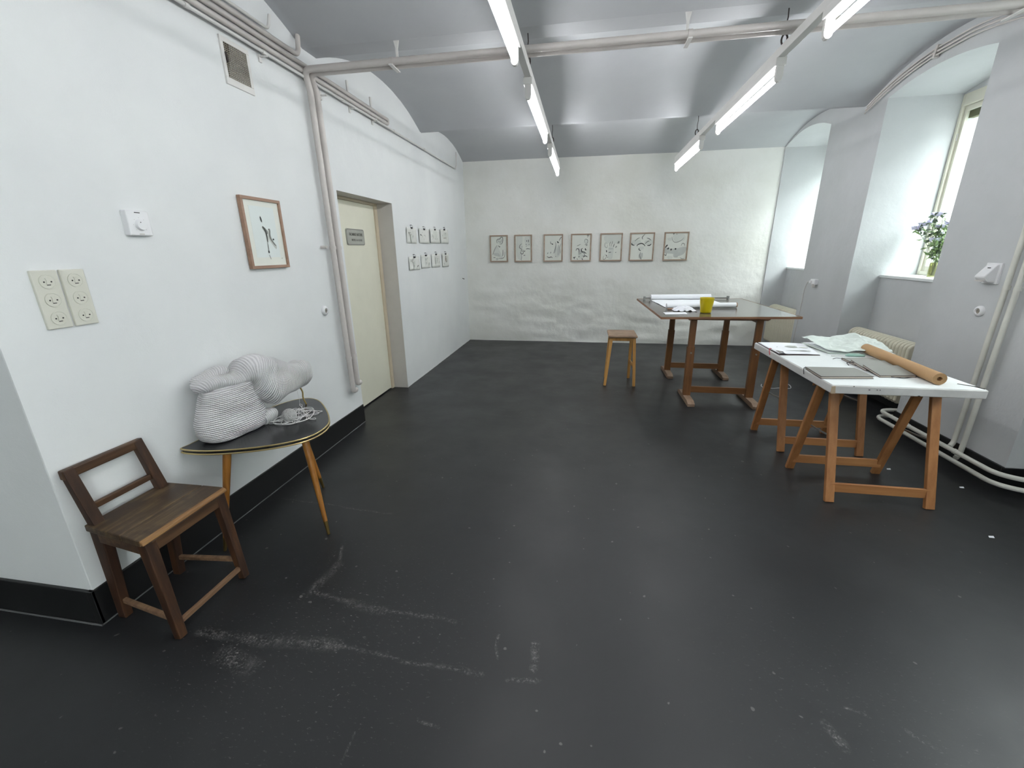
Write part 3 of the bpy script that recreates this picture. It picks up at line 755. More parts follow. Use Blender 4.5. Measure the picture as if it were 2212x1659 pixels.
DR.append(('framed drawing of an open hand, fifth in the back row', [
    (WA, 'b', [(.2, .9), (.9, .92), (.85, .65), (.3, .66)], 0), (WA, 'b', [(.40, .50), (.62, .48), (.60, .20), (.56, .08), (.40, .10), (.38, .30)], 0), (W2, 'b', [(.42, .48), (.60, .46), (.58, .42), (.42, .42)], 0),
    (I1, 's', [(.34, .62), (.24, .66), (.22, .54), (.32, .48), (.34, .58)], .007), (I2, 's', [(.46, .52), (.44, .62), (.48, .70)], .006), (I2, 's', [(.52, .52), (.54, .64), (.56, .72)], .006), (I2, 's', [(.60, .50), (.64, .62)], .010), (I2, 's', [(.78, .62), (.84, .70), (.84, .62)], .012), (I2, 's', [(.70, .48), (.76, .54)], .010),
    (I3, 's', [(.30, .40), (.32, .32)], .011), (I2, 's', [(.40, .31), (.52, .325)], .010), (I2, 's', [(.70, .31), (.75, .31)], .008), (I2, 's', [(.20, .20), (.16, .12), (.20, .06), (.28, .10), (.32, .20), (.24, .24)], .005), (I3, 's', [(.30, .22), (.33, .18)], .009), (I2, 's', [(.38, .16), (.36, .12)], .007)]))
DR.append(('framed drawing of a flower with two wing-like petals, sixth in the back row', [
    (WA, 'b', [(.1, .72), (.4, .75), (.45, .60), (.14, .58)], 0), (WA, 'b', [(.62, .72), (.9, .74), (.9, .58), (.64, .58)], 0), (WA, 'b', [(.42, .50), (.58, .50), (.58, .42), (.44, .40)], 0), (W2, 'b', [(.42, .24), (.56, .28), (.56, .12), (.48, .06), (.40, .14)], 0),
    (I2, 's', [(.60, .94), (.50, .84), (.52, .76)], .010), (I2, 's', [(.20, .70), (.30, .78), (.40, .82)], .008), (I2, 's', [(.68, .80), (.78, .78), (.86, .72)], .009), (I3, 's', [(.08, .64), (.10, .58), (.20, .56)], .012), (I3, 's', [(.30, .52), (.34, .58), (.48, .62), (.58, .58), (.64, .52)], .011), (I3, 's', [(.72, .55), (.82, .55), (.88, .60)], .011),
    (I2, 's', [(.62, .60), (.72, .68), (.80, .70)], .009), (I3, 's', [(.40, .46), (.40, .40), (.48, .36)], .009), (I2, 's', [(.48, .32), (.44, .2), (.50, .08), (.52, .02)], .008)]))
DR.append(('framed drawing of a large grey bowl shape, rightmost on the back wall', [
    (W2, 'b', [(.02, .48), (.20, .44), (.50, .42), (.92, .48), (.86, .24), (.60, .16), (.40, .24), (.04, .28)], 0), (W2, 'b', [(.44, .24), (.60, .24), (.62, .12), (.46, .12)], 0), (WA, 'b', [(.36, .90), (.80, .90), (.84, .72), (.60, .66), (.40, .70)], 0), (WA, 'b', [(.12, .78), (.30, .80), (.34, .72), (.2, .70)], 0), (WA, 'b', [(.2, .16), (.4, .14), (.36, .04), (.24, .04)], 0),
    (I3, 's', [(.34, .97), (.37, .92), (.40, .97)], .006), (I3, 's', [(.49, .925), (.51, .925)], .010), (I2, 's', [(.30, .84), (.36, .70), (.46, .64), (.60, .66), (.72, .72), (.80, .80)], .006), (I3, 's', [(.07, .46), (.12, .52), (.16, .56)], .014), (I3, 's', [(.17, .40), (.22, .46)], .016), (I3, 's', [(.31, .36), (.33, .42)], .016), (I3, 's', [(.50, .38), (.50, .44)], .018),
    (I2, 's', [(.72, .52), (.76, .60), (.84, .58), (.86, .50)], .007), (I2, 's', [(.04, .24), (.12, .18), (.14, .26)], .009), (I2, 's', [(.72, .10), (.82, .06), (.90, .08)], .007)]))
for (x0, x1), (lb, ss) in zip(backs, DR):
    pl = Plane((x0+.004, YB-.006, 1.328), (1, 0, 0), (0, 0, 1), x1-x0-.012, .422)
    framed(lb, pl, ss, .019, .028, 'frame_wood_back', 'framed drawings in a row on the back wall')

# pinned sheets
def strokes_small(k):
    r = random.Random(k*17+3); out = []
    for i in range(5):
        a = r.uniform(.15, .75); b = r.uniform(.15, .7)
        out.append((r.choice([I1, I1, WA]), 's', [(a, b), (a+r.uniform(-.1, .12), b+r.uniform(.05, .2)), (a+r.uniform(-.12, .16), b+r.uniform(-.1, .2))], .006))
    return out
SH = [(4.717, 5.004, 1.597, 1.768, 'first of the upper row, nearest to the door', 11, [(WA, 'b', [(.35, .5), (.5, .5), (.5, .12), (.38, .12)], 0), (I1, 's', [(.15, .68), (.4, .66)], .006)]),
      (5.09, 5.425, 1.603, 1.771, 'second of upper row, dark dash at left edge', 12, [(I3, 's', [(.06, .60), (.16, .55), (.2, .54)], .009), (I1, 's', [(.28, .72), (.3, .76)], .012)]),
      (5.467, 5.84, 1.61, 1.784, 'third of upper row, faint oval scribble', 13, [(WA, 'b', [(.3, .8), (.7, .85), (.65, .35), (.35, .3)], 0)]),
      (5.878, 6.22, 1.615, 1.80, 'fourth of the upper row, nearest to the back wall', 14, [(WA, 'b', [(.3, .7), (.8, .8), (.8, .4), (.3, .35)], 0), (IB, 's', [(.3, .35), (.7, .4)], .005)]),
      (4.722, 5.04, 1.303, 1.45, 'first of lower row, two short dark dashes', 15, [(I3, 's', [(.72, .22), (.82, .34)], .009), (I2, 's', [(.16, .62), (.17, .75)], .009), (WA, 'b', [(.4, .6), (.55, .6), (.55, .1), (.38, .12)], 0)]),
      (5.104, 5.412, 1.309, 1.465, 'second of lower row, two small grey smudges', 16, [(W2, 'b', [(.4, .75), (.52, .72), (.5, .6), (.42, .6)], 0), (W2, 'b', [(.75, .4), (.9, .4), (.86, .2), (.74, .2)], 0)]),
      (5.474, 5.80, 1.306, 1.474, 'third of lower row, faint grey patch', 17, [(WA, 'b', [(.4, .7), (.6, .7), (.6, .3), (.42, .3)], 0)]),
      (5.898, 6.182, 1.296, 1.476, 'fourth of lower row, tall brown stroke', 18, [(IB, 's', [(.52, .86), (.50, .6), (.55, .4)], .03), (I2, 's', [(.72, .86), (.72, .5), (.62, .38), (.5, .4)], .008)])]
for y0, y1, z0, z1, lb, k, ex in SH:
    pl = Plane((XL+.006, y0, z0), (0, 1, 0), (0, 0, 1), y1-y0, z1-z0)
    t = thing('pinned_drawing', pl.p(.5, .5), 'sketch sheet clipped to the wall, '+lb, 'drawing', 'clipped sketch sheets on the left wall')
    m = MB(); m.grid(lambda u, v: pl.p(u, v, .004+.004*(u-.5)**2*4*.6+.003*math.sin(v*2.5+k)), 10, 6); m.build('paper_sheet', M['paper_pin'], t, smooth=True, solid=.0008)
    m = MB(); r = random.Random(k)
    ribbons(pl, strokes_small(k)+ex, None, t, .0105)
    yc = (y0+y1)/2
    m = MB(); m.prism([(yc-.022, z1+.004), (yc+.022, z1+.004), (yc+.012, z1-.014), (yc-.012, z1-.014)], XL+.010, XL+.024, 0); c = m.build('binder_clip', M['strap'], t)
    m = MB(); m.tube(spline([(XL+.018, yc-.018, z1+.002), (XL+.02, yc-.022, z1+.018), (XL+.012, yc, z1+.028), (XL+.02, yc+.022, z1+.018), (XL+.018, yc+.018, z1+.002)], 4), .0016, 5); m.build('clip_wire', M['dark_steel'], c)
    m = MB(); m.tube([(XL-.005, yc-.006, z1+.024), (XL+.02, yc-.006, z1+.026)], .003, 6); m.build('nail', M['dark_steel'], c)
t = thing('wall_nail', (XL, 6.914, 1.075), 'lone small nail low on the left wall by the back corner', 'nail')
m = MB(); m.tube([(XL-.01, 6.914, 1.085), (XL+.03, 6.92, 1.07)], .006, 6); m.build('nail_shaft', M['dark_steel'], t)

# thermostat
t = thing('thermostat', (XL, 1.70, 1.58), 'small white room thermostat with round dial on the left wall', 'thermostat')
m = MB(); m.prism([(1.650, 1.585), (1.754, 1.585), (1.752, 1.690), (1.652, 1.690)], XL-.004, XL+.028, 0); m.build('housing', M['plastic_white'], t, bevel=.005)
def xdisc(mb, x0, x1, y, z, r, n=28, r2=None):
    r2 = r if r2 is None else r2
    vs = [(x0, y+r*math.cos(2*math.pi*k/n), z+r*math.sin(2*math.pi*k/n)) for k in range(n)]+[(x1, y+r2*math.cos(2*math.pi*k/n), z+r2*math.sin(2*math.pi*k/n)) for k in range(n)]
    mb.add(vs, [tuple(range(n)), tuple(range(n, 2*n))]+[(k, (k+1) % n, n+(k+1) % n, n+k) for k in range(n)])
m = MB(); xdisc(m, XL+.028, XL+.040, 1.703, 1.63, .024, r2=.021); kb = m.build('dial', M['plastic_white'], t, bevel=.001)
m = MB(); m.box(XL+.0402, XL+.041, 1.695, 1.698, 1.638, 1.642); m.build('dial_mark', M['slot'], kb)
m = MB(); m.box(XL+.0275, XL+.0287, 1.688, 1.713, 1.6785, 1.682); m.build('slot', M['slot'], t)
m = MB(); m.box(XL+.0275, XL+.0287, 1.69, 1.712, 1.590, 1.594); m.build('maker_mark', M['jamb'], t)
m = MB()
for k in range(7):
    a = math.radians(-40+k*44); m.box(XL+.0275, XL+.0285, 1.703+.030*math.cos(a)-.0012, 1.703+.030*math.cos(a)+.0012, 1.63+.030*math.sin(a)-.0012, 1.63+.030*math.sin(a)+.0012)
m.build('dial_scale', M['jamb'], t)

# socket plates
for yc, lb in ((1.306, 'left'), (1.398, 'right')):
    t = thing('socket_plate', (XL, yc, 1.24), 'beige plate of three stacked sockets, the %s one of two' % lb, 'socket', 'triple socket plates on the left wall')
    m = MB(); m.box(XL-.004, XL+.010, yc-.041, yc+.041, 1.238, 1.453); m.build('plate', M['plastic'], t, bevel=.003)
    for j, z in enumerate((1.412, 1.345, 1.277)):
        m = MB(); n = 32; vs = []
        for r, x in ((.0265, .010), (.0265, .013), (.0235, .013), (.0225, .0115)):
            vs += [(XL+x, yc+.002+r*math.cos(2*math.pi*k/n), z+r*math.sin(2*math.pi*k/n)) for k in range(n)]
        fs = [(i*n+k, i*n+(k+1) % n, (i+1)*n+(k+1) % n, (i+1)*n+k) for i in range(3) for k in range(n)]+[tuple(range(3*n, 4*n))]
        m.add(vs, fs); sk = m.build('socket', M['plastic'], t, smooth=True, angle=30)
        for sg in (-1, 1):
            m = MB(); xdisc(m, XL+.0112, XL+.0122, yc+.002+sg*.0115, z-.001, .0028, 12); m.build('pin_hole', M['slot'], sk)
        m = MB(); m.prism([(yc-.005, z+.013), (yc+.009, z+.013), (yc+.009, z+.005), (yc+.006, z-.004), (yc+.009, z-.010), (yc-.004, z-.010), (yc-.002, z+.005)], XL+.0115, XL+.0145, 0)
        m.build('earth_tab', M['plastic'], sk, bevel=.0006)
        m = MB(); m.box(XL+.0112, XL+.0125, yc-.003, yc+.009, z-.0135, z-.0108); m.build('earth_slot', M['slot'], sk)

def round_socket(x, y, z, nx, label):
    t = thing('round_socket', (x, y, z), label, 'socket')
    n = 28; m = MB(); vs = []
    for r, d_ in ((.037, -.004), (.037, .006), (.030, .016), (.020, .018), (.018, .010)):
        vs += [(x+nx*d_, y+r*math.cos(2*math.pi*k/n), z+r*math.sin(2*math.pi*k/n)) for k in range(n)]
    m.add(vs, [(i*n+k, i*n+(k+1) % n, (i+1)*n+(k+1) % n, (i+1)*n+k) for i in range(4) for k in range(n)]); m.build('bezel', M['plastic_white'], t, smooth=True, angle=50)
    m = MB(); xdisc(m, x+nx*.008, x+nx*.0102, y, z, .0185); m.build('recess', simple('socket_recess_'+str(round(y)), '#8d887e', .5), t)
    for s_ in (-1, 1):
        m = MB(); xdisc(m, x+nx*.0102, x+nx*.0110, y+s_*.008, z, .003, 10); m.build('pin_hole', M['slot'], t)
round_socket(XL, 3.013, 1.077, 1, 'round white wall socket beside the vertical pipes, left of the door')
round_socket(XR, 3.443, 1.064, -1, 'round white socket on the nearest window pier')

# ------------------------------------------------------------------ things on the right piers
t = thing('alarm_box', (2.70, 3.44, 1.25), 'white wedge-shaped wall alarm box on the nearest window pier', 'alarm')
m = MB(); m.prism([(2.715, 1.375), (2.690, 1.378), (2.632, 1.302), (2.632, 1.290), (2.66, 1.262), (2.715, 1.258)], 3.392, 3.47, 1); m.build('cover', M['plastic_white'], t, bevel=.006)
m = MB(); m.box(2.700, 2.715, 3.375, 3.49, 1.25, 1.385); m.build('back_plate', M['plastic_white'], t, bevel=.002)
m = MB(); m.box(2.668, 2.674, 3.415, 3.435, 1.352, 1.357); m.build('indicator', M['dark_steel'], t)
m = MB(); m.box(2.632, 2.645, 3.40, 3.46, 1.266, 1.274); m.build('lower_slot', M['jamb'], t)

t = thing('socket_box', (2.70, 5.69, 1.08), 'small white surface socket box with a cable, on the pier between the windows', 'socket')
m = MB(); m.box(2.672, 2.714, 5.635, 5.745, 1.075, 1.138); m.build('housing', M['plastic_white'], t, bevel=.006)
m = MB(); m.box(2.655, 2.674, 5.70, 5.735, 1.09, 1.12); m.build('plug', M['plastic_white'], t, bevel=.004)
m = MB(); m.box(2.655, 2.69, 5.64, 5.66, 1.045, 1.085); m.build('adapter', M['jamb'], t, bevel=.004)
t = thing('power_cable', (2.68, 5.9, .14), 'thin white cable hanging from the small socket box down the pier', 'cable')
m = MB(); m.tube(spline([(2.672, 5.74, 1.10), (2.675, 5.80, 1.095), (2.685, 5.87, 1.0), (2.69, 5.885, .85), (2.69, 5.90, .6), (2.69, 5.915, .4), (2.69, 5.90, .25), (2.69, 5.885, .02)], 8), .004, 6); m.build('cord', M['jamb'], t, smooth=True)

# conduits following the vault on the window wall
for k, (dz, r, lb) in enumerate(((-.04, .007, 'upper'), (-.068, .008, 'middle'), (-.096, .006, 'lower'))):
    pts = [(2.692-.004*k, y, min(zc(y), 3.06)+dz-.02*math.sin((y-3.4)/2*math.pi)) for y in [5.34-.06*i for i in range(36)]]
    t = thing('conduit', pts[0], '%s curved cable conduit following the vault above the near window' % lb, 'conduit', 'curved conduits on the window wall')
    m = MB(); m.tube([Vector(p) for p in pts], r, 8); m.build('pipe_run', M['pipe'], t, smooth=True)
    m = MB(); q = pts[14]; m.box(q[0]-.014, q[0]+.02, q[1]-.012, q[1]+.012, q[2]-.016, q[2]+.016); m.build('clip', M['pipe'], t)

# heating pipes on the nearest pier
for k, (dy, lb) in enumerate(((0, 'far'), (.075, 'near'))):
    pipe('heating_pipe', [(2.672, 3.245-dy, 2.95), (2.672, 3.275-dy, .14 if k == 0 else .09), (2.63, 3.245-dy, .12 if k == 0 else .07)], .016, 'cream vertical heating pipe on the nearest window pier, the %s one' % lb, 'pipe_cream', 'vertical pipes on the nearest pier', .05, clamps=[((2.672, 3.26-dy, 1.235), 2)])
z1, z2 = .125, .065
pipe('heating_pipe', [(2.83, 3.99, z1), (2.60, 3.98, z1), (2.60, 3.21, z1), (2.60, 2.84, z1), (2.72, 2.76, z1), (3.3, 2.80, z1)], .0155, 'upper cream heating pipe running low around the foot of the nearest pier', 'pipe_cream', 'low pipes around the nearest pier', .09, clamps=[((2.60, 3.62, z1), 1), ((2.60, 3.15, z1), 1)])
pipe('heating_pipe', [(2.83, 4.0, z2), (2.585, 3.985, z2), (2.585, 3.2, z2), (2.585, 2.82, z2), (2.71, 2.735, z2), (3.3, 2.77, z2)], .0155, 'lower cream heating pipe running low around the foot of the nearest pier', 'pipe_cream', 'low pipes around the nearest pier', .09, clamps=[((2.585, 3.62, z2), 1)])

# radiators
def radiator(y0, n, x0, x1, z0, z1, label):
    t = thing('radiator', ((x0+x1)/2, y0+n*.0225, z0), label, 'radiator', 'cream radiators in the window niches')
    proto = None; pitch = .045
    for k in range(n):
        yc = y0+(k+.5)*pitch
        if proto is None:
            m = MB(); cx = (x0+x1)/2; R = (x1-x0)/2
            prof = [(x0, z0+.03), (x0+.02, z0)]+[(x1-.02, z0), (x1, z0+.03)]
            prof += [(cx+R*math.cos(math.radians(a)), z1-R*.75+R*.75*math.sin(math.radians(a))) for a in range(0, 181, 20)]
            m.prism(prof, yc-.017, yc+.017, 1); proto = m.build('section', M['cream'], t, bevel=.012, seg=3)
            first = yc
        else:
            c = proto.copy(); COL.objects.link(c); c.location.y = proto.location.y + (yc-first)
    for z in (z0+.07, z1-.07):
        m = MB(); m.tube([((x0+x1)/2, y0-.01, z), ((x0+x1)/2, y0+n*pitch+.01, z)], .02, 10); m.build('header_pipe', M['cream'], t, smooth=True)
    m = MB()
    for yy in (y0+.09, y0+n*pitch-.09): m.box((x0+x1)/2-.02, x1+.08, yy-.006, yy+.006, z0+.02, z0+.05)
    m.build('bracket', M['cream'], t)
radiator(4.06, 20, 2.765, 2.925, .155, .70, 'cream column radiator in the near window niche behind the white table')
radiator(6.14, 21, 2.78, 2.96, .13, .685, 'cream column radiator in the far window niche behind the drafting table')

# flowers on the sill
t = thing('flower_vase', (3.19, 4.66, 1.222), 'glass vase of lilac flowers and green leaves on the near window sill', 'vase')
m = MB(); m.lathe([(.001, 0), (.035, 0), (.036, .06), (.034, .13), (.031, .13), (.032, .06), (.03, .01), (.001, .01)], (3.19, 4.66, 1.222), 20)
gm = NT('vase_glass'); gm.b.inputs['Transmission Weight'].default_value = .85; gm.b.inputs['Roughness'].default_value = .05; gm.b.inputs['Base Color'].default_value = srgb('#d3d6a4')
m.build('vase', gm.m, t, smooth=True)
r = random.Random(5); stems = MB(); tips = []
for k in range(11):
    bx, by = 3.19+r.uniform(-.012, .012), 4.66+r.uniform(-.012, .012); tx, ty, tz = 3.19+r.uniform(-.13, .07), 4.70+r.uniform(-.10, .20), 1.50+r.uniform(0, .28)
    pts = spline([(bx, by, 1.24), (bx+(tx-bx)*.3, by+(ty-by)*.3, 1.24+(tz-1.24)*.5), (tx, ty, tz)], 6); stems.tube(pts, .0022, 5); tips.append(pts)
stems.build('stem', M['leaf'], t, smooth=True)
def leaf(mb, p, d_, L, w):
    d_ = Vector(d_).normalized(); s_ = d_.orthogonal().normalized(); s_.rotate(Matrix.Rotation(r.uniform(0, 6.28), 3, d_)); up = d_.cross(s_)*L*.12
    p = Vector(p); a, b, c, e = p, p+d_*L*.5+s_*w/2+up, p+d_*L, p+d_*L*.5-s_*w/2+up
    mid = p+d_*L*.5
    mb.add([a, b, c, e, mid], [(0, 1, 4), (1, 2, 4), (2, 3, 4), (3, 0, 4)])
for pts in tips:
    for q in range(5, len(pts)):
        for z in range(3):
            mb = MB(); leaf(mb, pts[q], (r.uniform(-1, 1), r.uniform(-1, 1), r.uniform(-.4, .8)), r.uniform(.04, .08), r.uniform(.02, .036))
            mb.build('leaf', M['leaf'] if r.random() < .55 else M['leaf_dark'], t, smooth=False, recalc=False)
for pts in tips:
    mb = MB(); p = pts[-1]
    for z in range(7): leaf(mb, p, (math.cos(z*.9)*.8, math.sin(z*.9)*.8, .5), .055, .042)
    mb.build('flower', M['petal'], t, recalc=False)

# ------------------------------------------------------------------ dark wooden chair
t = thing('chair', (-1.75, 1.28, 0), 'low dark brown wooden chair with open frame back, beside the triangular table', 'chair')
m = MB(); m.hexa([(-1.945, 1.145, .442), (-1.735, 1.112, .442), (-1.735, 1.488, .442), (-1.945, 1.486, .442)], [(-1.945, 1.145, .47), (-1.735, 1.112, .47), (-1.735, 1.488, .47), (-1.945, 1.486, .47)]); m.build('seat_board', M['seat_wood'], t, bevel=.004)
m = MB(); m.hexa([(-1.732, 1.112, .442), (-1.627, 1.095, .442), (-1.627, 1.490, .442), (-1.732, 1.488, .442)], [(-1.732, 1.112, .470), (-1.627, 1.095, .468), (-1.627, 1.490, .468), (-1.732, 1.488, .470)]); m.build('seat_board', M['seat_wood'], t, bevel=.004)
m = MB(); m.hexa([(-1.627, 1.095, .446), (-1.608, 1.093, .448), (-1.608, 1.491, .448), (-1.627, 1.490, .446)], [(-1.627, 1.095, .468), (-1.612, 1.093, .462), (-1.612, 1.491, .462), (-1.627, 1.490, .468)]); m.build('seat_edge', M['seat_edge'], t, bevel=.004)['label'] = 'pale worn front edge of the seat'
m = MB(); m.box(-1.64, -1.618, 1.13, 1.46, .392, .442); m.build('apron', M['chair_x'], t, bevel=.003)
m = MB(); m.bar((-1.90, 1.160, .415), (-1.63, 1.118, .415), .05, .022, side=(0, 0, 1)); m.build('apron', M['chair_x'], t, bevel=.003)
m = MB(); m.bar((-1.90, 1.462, .415), (-1.63, 1.468, .415), .05, .022, side=(0, 0, 1)); m.build('apron', M['chair_x'], t, bevel=.003)
for a, b in (((-1.640, 1.128, .442), (-1.585, 1.108, 0)), ((-1.640, 1.462, .442), (-1.583, 1.448, 0))):
    m = MB(); m.bar(a, b, .046, .042, .034, .032, side=(0, 1, 0)); m.build('leg', M['chair'], t, bevel=.004)
for s_, (y0, y1, y2) in ((1, (1.165, 1.172, 1.157)), (-1, (1.424, 1.452, 1.424))):
    m = MB(); m.bar((-1.912, y1, .47), (-1.925, y0, 0), .042, .055, .034, .038, side=(0, 1, 0)); m.build('leg', M['chair'], t, bevel=.004)
for a, b in (((-1.912, 1.172, .44), (-1.952, 1.157, .716)), ((-1.912, 1.452, .44), (-1.952, 1.426, .716))):
    m = MB(); m.bar(a, b, .042, .034, .040, .024, side=(0, 1, 0)); m.build('back_post', M['chair'], t, bevel=.003)
m = MB(); m.bar((-1.952, 1.136, .697), (-1.952, 1.447, .697), .040, .026, side=(0, 0, 1)); m.build('top_rail', M['chair_x'], t, bevel=.005)
m = MB(); m.bar((-1.930, 1.185, .535), (-1.930, 1.435, .535), .026, .018, side=(0, 0, 1)); m.build('back_slat', M['chair_x'], t, bevel=.003)
for a, b in (((-1.590, 1.12, .062), (-1.588, 1.445, .058)), ((-1.60, 1.118, .075), (-1.905, 1.165, .085)), ((-1.60, 1.45, .10), (-1.905, 1.43, .09))):
    m = MB(); m.bar(a, b, .022, .018, side=(0, 0, 1)); m.build('stretcher', M['stretch'], t, bevel=.004)

# ------------------------------------------------------------------ triangular table
ZT = .572
t = thing('side_table', (-1.7, 2.0, 0), 'small black triangular table with gold edge and slanted tapering legs', 'table')
poly = [(-1.965, 1.63), (-1.80, 1.635), (-1.60, 1.705), (-1.46, 1.80), (-1.405, 1.90), (-1.415, 2.03), (-1.50, 2.17), (-1.64, 2.33), (-1.74, 2.41), (-1.83, 2.42), (-1.905, 2.33), (-1.95, 2.12), (-1.968, 1.85), (-1.972, 1.68)]
oq = [(v.x, v.y) for v in spline([(a, b, 0) for a, b in poly], 6, closed=True)]
def inset(p, k):
    cx = sum(a for a, b in p)/len(p); cy = sum(b for a, b in p)/len(p); o = []
    for a, b in p:
        v = Vector((a-cx, b-cy)); L = v.length; v *= (L-k)/L; o.append((cx+v.x, cy+v.y))
    return o
m = MB(); m.prism(inset(oq, .004), ZT-.024, ZT); m.build('tabletop', M['black_top'], t)
for z in (ZT-.003, ZT-.022):
    m = MB(); m.tube([Vector((a, b, z)) for a, b in oq+oq[:2]], .0042, 6, cap=False); m.build('edge_band', M['gold'], t, smooth=True)
for top, foot in (((-1.775, 1.70, ZT-.024), (-1.83, 1.60, 0)), ((-1.47, 1.89, ZT-.024), (-1.36, 1.81, 0)), ((-1.745, 2.20, ZT-.024), (-1.68, 2.26, 0))):
    a, b = Vector(top), Vector(foot); c = a+(b-a)*.86
    m = MB(); m.tube([a, a+(b-a)*.1, c], .02, 14, radii=[.0195, .0195, .0115]); lg = m.build('leg', M['honey'], t, smooth=True)
    m = MB(); m.tube([c, b], .01, 12, radii=[.0117, .008]); m.build('ferrule', M['brass'], lg, smooth=True)

# knitted object
t = thing('knitted_form', (-1.78, 1.85, ZT), 'white knitted sack-like sculpture slumped on the triangular table', 'textile')
def loft(mb, rings, nu=72, uvs=None):
    # rings: list of (center, axis_a (vec), axis_b (vec)); superellipse
    base = len(mb.v); acc = 0
    for i, (c, a, b) in enumerate(rings):
        if i: acc += (Vector(c)-Vector(rings[i-1][0])).length+.3*abs(Vector(a).length-Vector(rings[i-1][1]).length)
        per = math.pi*(Vector(a).length+Vector(b).length)
        for k in range(nu+1):
            th = 2*math.pi*k/nu; cs, sn = math.cos(th), math.sin(th)
            e = .85
            p = Vector(c)+Vector(a)*(math.copysign(abs(cs)**e, cs))+Vector(b)*(math.copysign(abs(sn)**e, sn))
            w = .020*NZ(p, 6, 1)+.022*abs(NZ(p, 8, 8))-.010+.004*NZ(p, 20, 4)
            dirn = (p-Vector(c)); L = dirn.length
            if L > 1e-6: p += dirn/L*w*min(1, L/.03)
            mb.v.append(p); mb.uv.append((k/nu*.7, acc))
    for i in range(len(rings)-1):
        for k in range(nu):
            q = base+i*(nu+1)+k; mb.f.append((q, q+1, q+nu+2, q+nu+1))
def dens(rings, n=8):
    cs = spline([r_[0] for r_ in rings], n); aa = spline([r_[1] for r_ in rings], n); bb = spline([r_[2] for r_ in rings], n)
    return list(zip(cs, aa, bb))
KA, KD, KN = Vector((-1.90, 1.72, 0)), Vector((.2084, .978, 0)), Vector((.978, -.2084, 0))
kp = lambda s_, z, o=0.02: KA+KD*s_+KN*o+Vector((0, 0, z))
m = MB(); m.uv = []
low = [(.575, .03, .24, .05, .035), (.576, .0, .27, .07, .035), (.585, -.03, .293, .086, .03), (.615, -.055, .31, .098, .025), (.67, -.07, .316, .098, .024), (.73, -.055, .318, .094, .022), (.79, -.028, .305, .088, .022), (.825, -.008, .292, .082, .024), (.845, .005, .288, .070, .03), (.848, .03, .27, .045, .03), (.83, .06, .24, .02, .03), (.81, .13, .17, .004, .03)]
loft(m, dens([(kp((a+b)/2, z, o), KD*((b-a)/2), KN*h) for z, a, b, h, o in low]))
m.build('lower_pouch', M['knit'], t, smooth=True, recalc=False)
def sweep(mb, path, off=.02):
    P_ = [Vector((p[0], 0, p[1])) for p in path]; rings = []
    for i, p in enumerate(P_):
        d_ = (P_[min(i+1, len(P_)-1)]-P_[max(i-1, 0)]).normalized()
        v_ = KD*(-d_.z)+Vector((0, 0, d_.x))
        o = path[i][4] if len(path[i]) > 4 else off
        rings.append((kp(p.x, p.z, o), v_*path[i][2], KN*path[i][3]))
    loft(mb, dens(rings))
m = MB(); m.uv = []
sweep(m, [(-.012, .84, .003, .003), (-.008, .862, .03, .045), (.03, .878, .042, .07), (.09, .88, .046, .08), (.15, .868, .042, .08), (.20, .872, .045, .08), (.24, .888, .075, .09, .03), (.28, .875, .105, .10, .04), (.33, .835, .125, .105, .05), (.385, .797, .134, .10, .05), (.45, .797, .105, .09, .045), (.52, .780, .088, .085, .04), (.585, .788, .095, .085, .04), (.63, .782, .085, .075, .04), (.652, .776, .055, .045, .04), (.662, .774, .003, .003, .04)])
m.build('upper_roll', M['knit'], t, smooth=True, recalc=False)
m = MB(); m.uv = []
sweep(m, [(.0, .86, .003, .003), (.012, .885, .03, .03), (.06, .903, .032, .04), (.125, .915, .035, .045), (.175, .90, .03, .035), (.20, .87, .003, .003)], -.02)
m.build('rear_fold', M['knit'], t, smooth=True, recalc=False)
m = MB(); m.uv = []
sweep(m, [(.25, .606, .003, .003), (.27, .608, .034, .05), (.31, .614, .042, .055), (.345, .612, .036, .045), (.366, .606, .003, .003)], .06)
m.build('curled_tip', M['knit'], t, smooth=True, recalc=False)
t = thing('twig_prop', (-1.745, 2.31, ZT), 'thin twisted golden twig propping up the end of the knitted form', 'twig')
m = MB(); m.tube(spline([(-1.745, 2.315, ZT), (-1.75, 2.302, .62), (-1.746, 2.300, .66), (-1.755, 2.292, .70), (-1.757, 2.28, .735)], 5), .0045, 8, radii=None); m.build('twig', M['twig'], t, smooth=True)
t = thing('yarn_ball', (-1.655, 2.03, ZT), 'small ball of white yarn on the triangular table', 'yarn')
m = MB(); bc = Vector((-1.655, 2.035, ZT+.037))
m.lathe([(.037*math.sin(a), -.037*math.cos(a)) for a in [math.pi*k/14 for k in range(15)]], bc, 20)
cr = m.build('ball_core', M['yarn_core'], t, smooth=True)
r = random.Random(3)
m = MB()
for k in range(26):
    ax = Vector((r.gauss(0, 1), r.gauss(0, 1), r.gauss(0, 1))).normalized(); u = ax.orthogonal().normalized(); w = ax.cross(u)
    hh = r.uniform(-.012, .012); rr = math.sqrt(.0382**2-hh*hh)
    m.tube([bc+ax*hh+u*(rr+.0008)*math.cos(q)+w*(rr+.0008)*math.sin(q) for q in [2*math.pi*j/20 for j in range(21)]], .0017, 5, cap=False)
m.build('wound_yarn', M['yarn'], t, smooth=True)['kind'] = 'stuff'
t = thing('loose_yarn', (-1.64, 2.04, ZT), 'loose loops of white yarn tangled around the yarn ball', 'yarn')
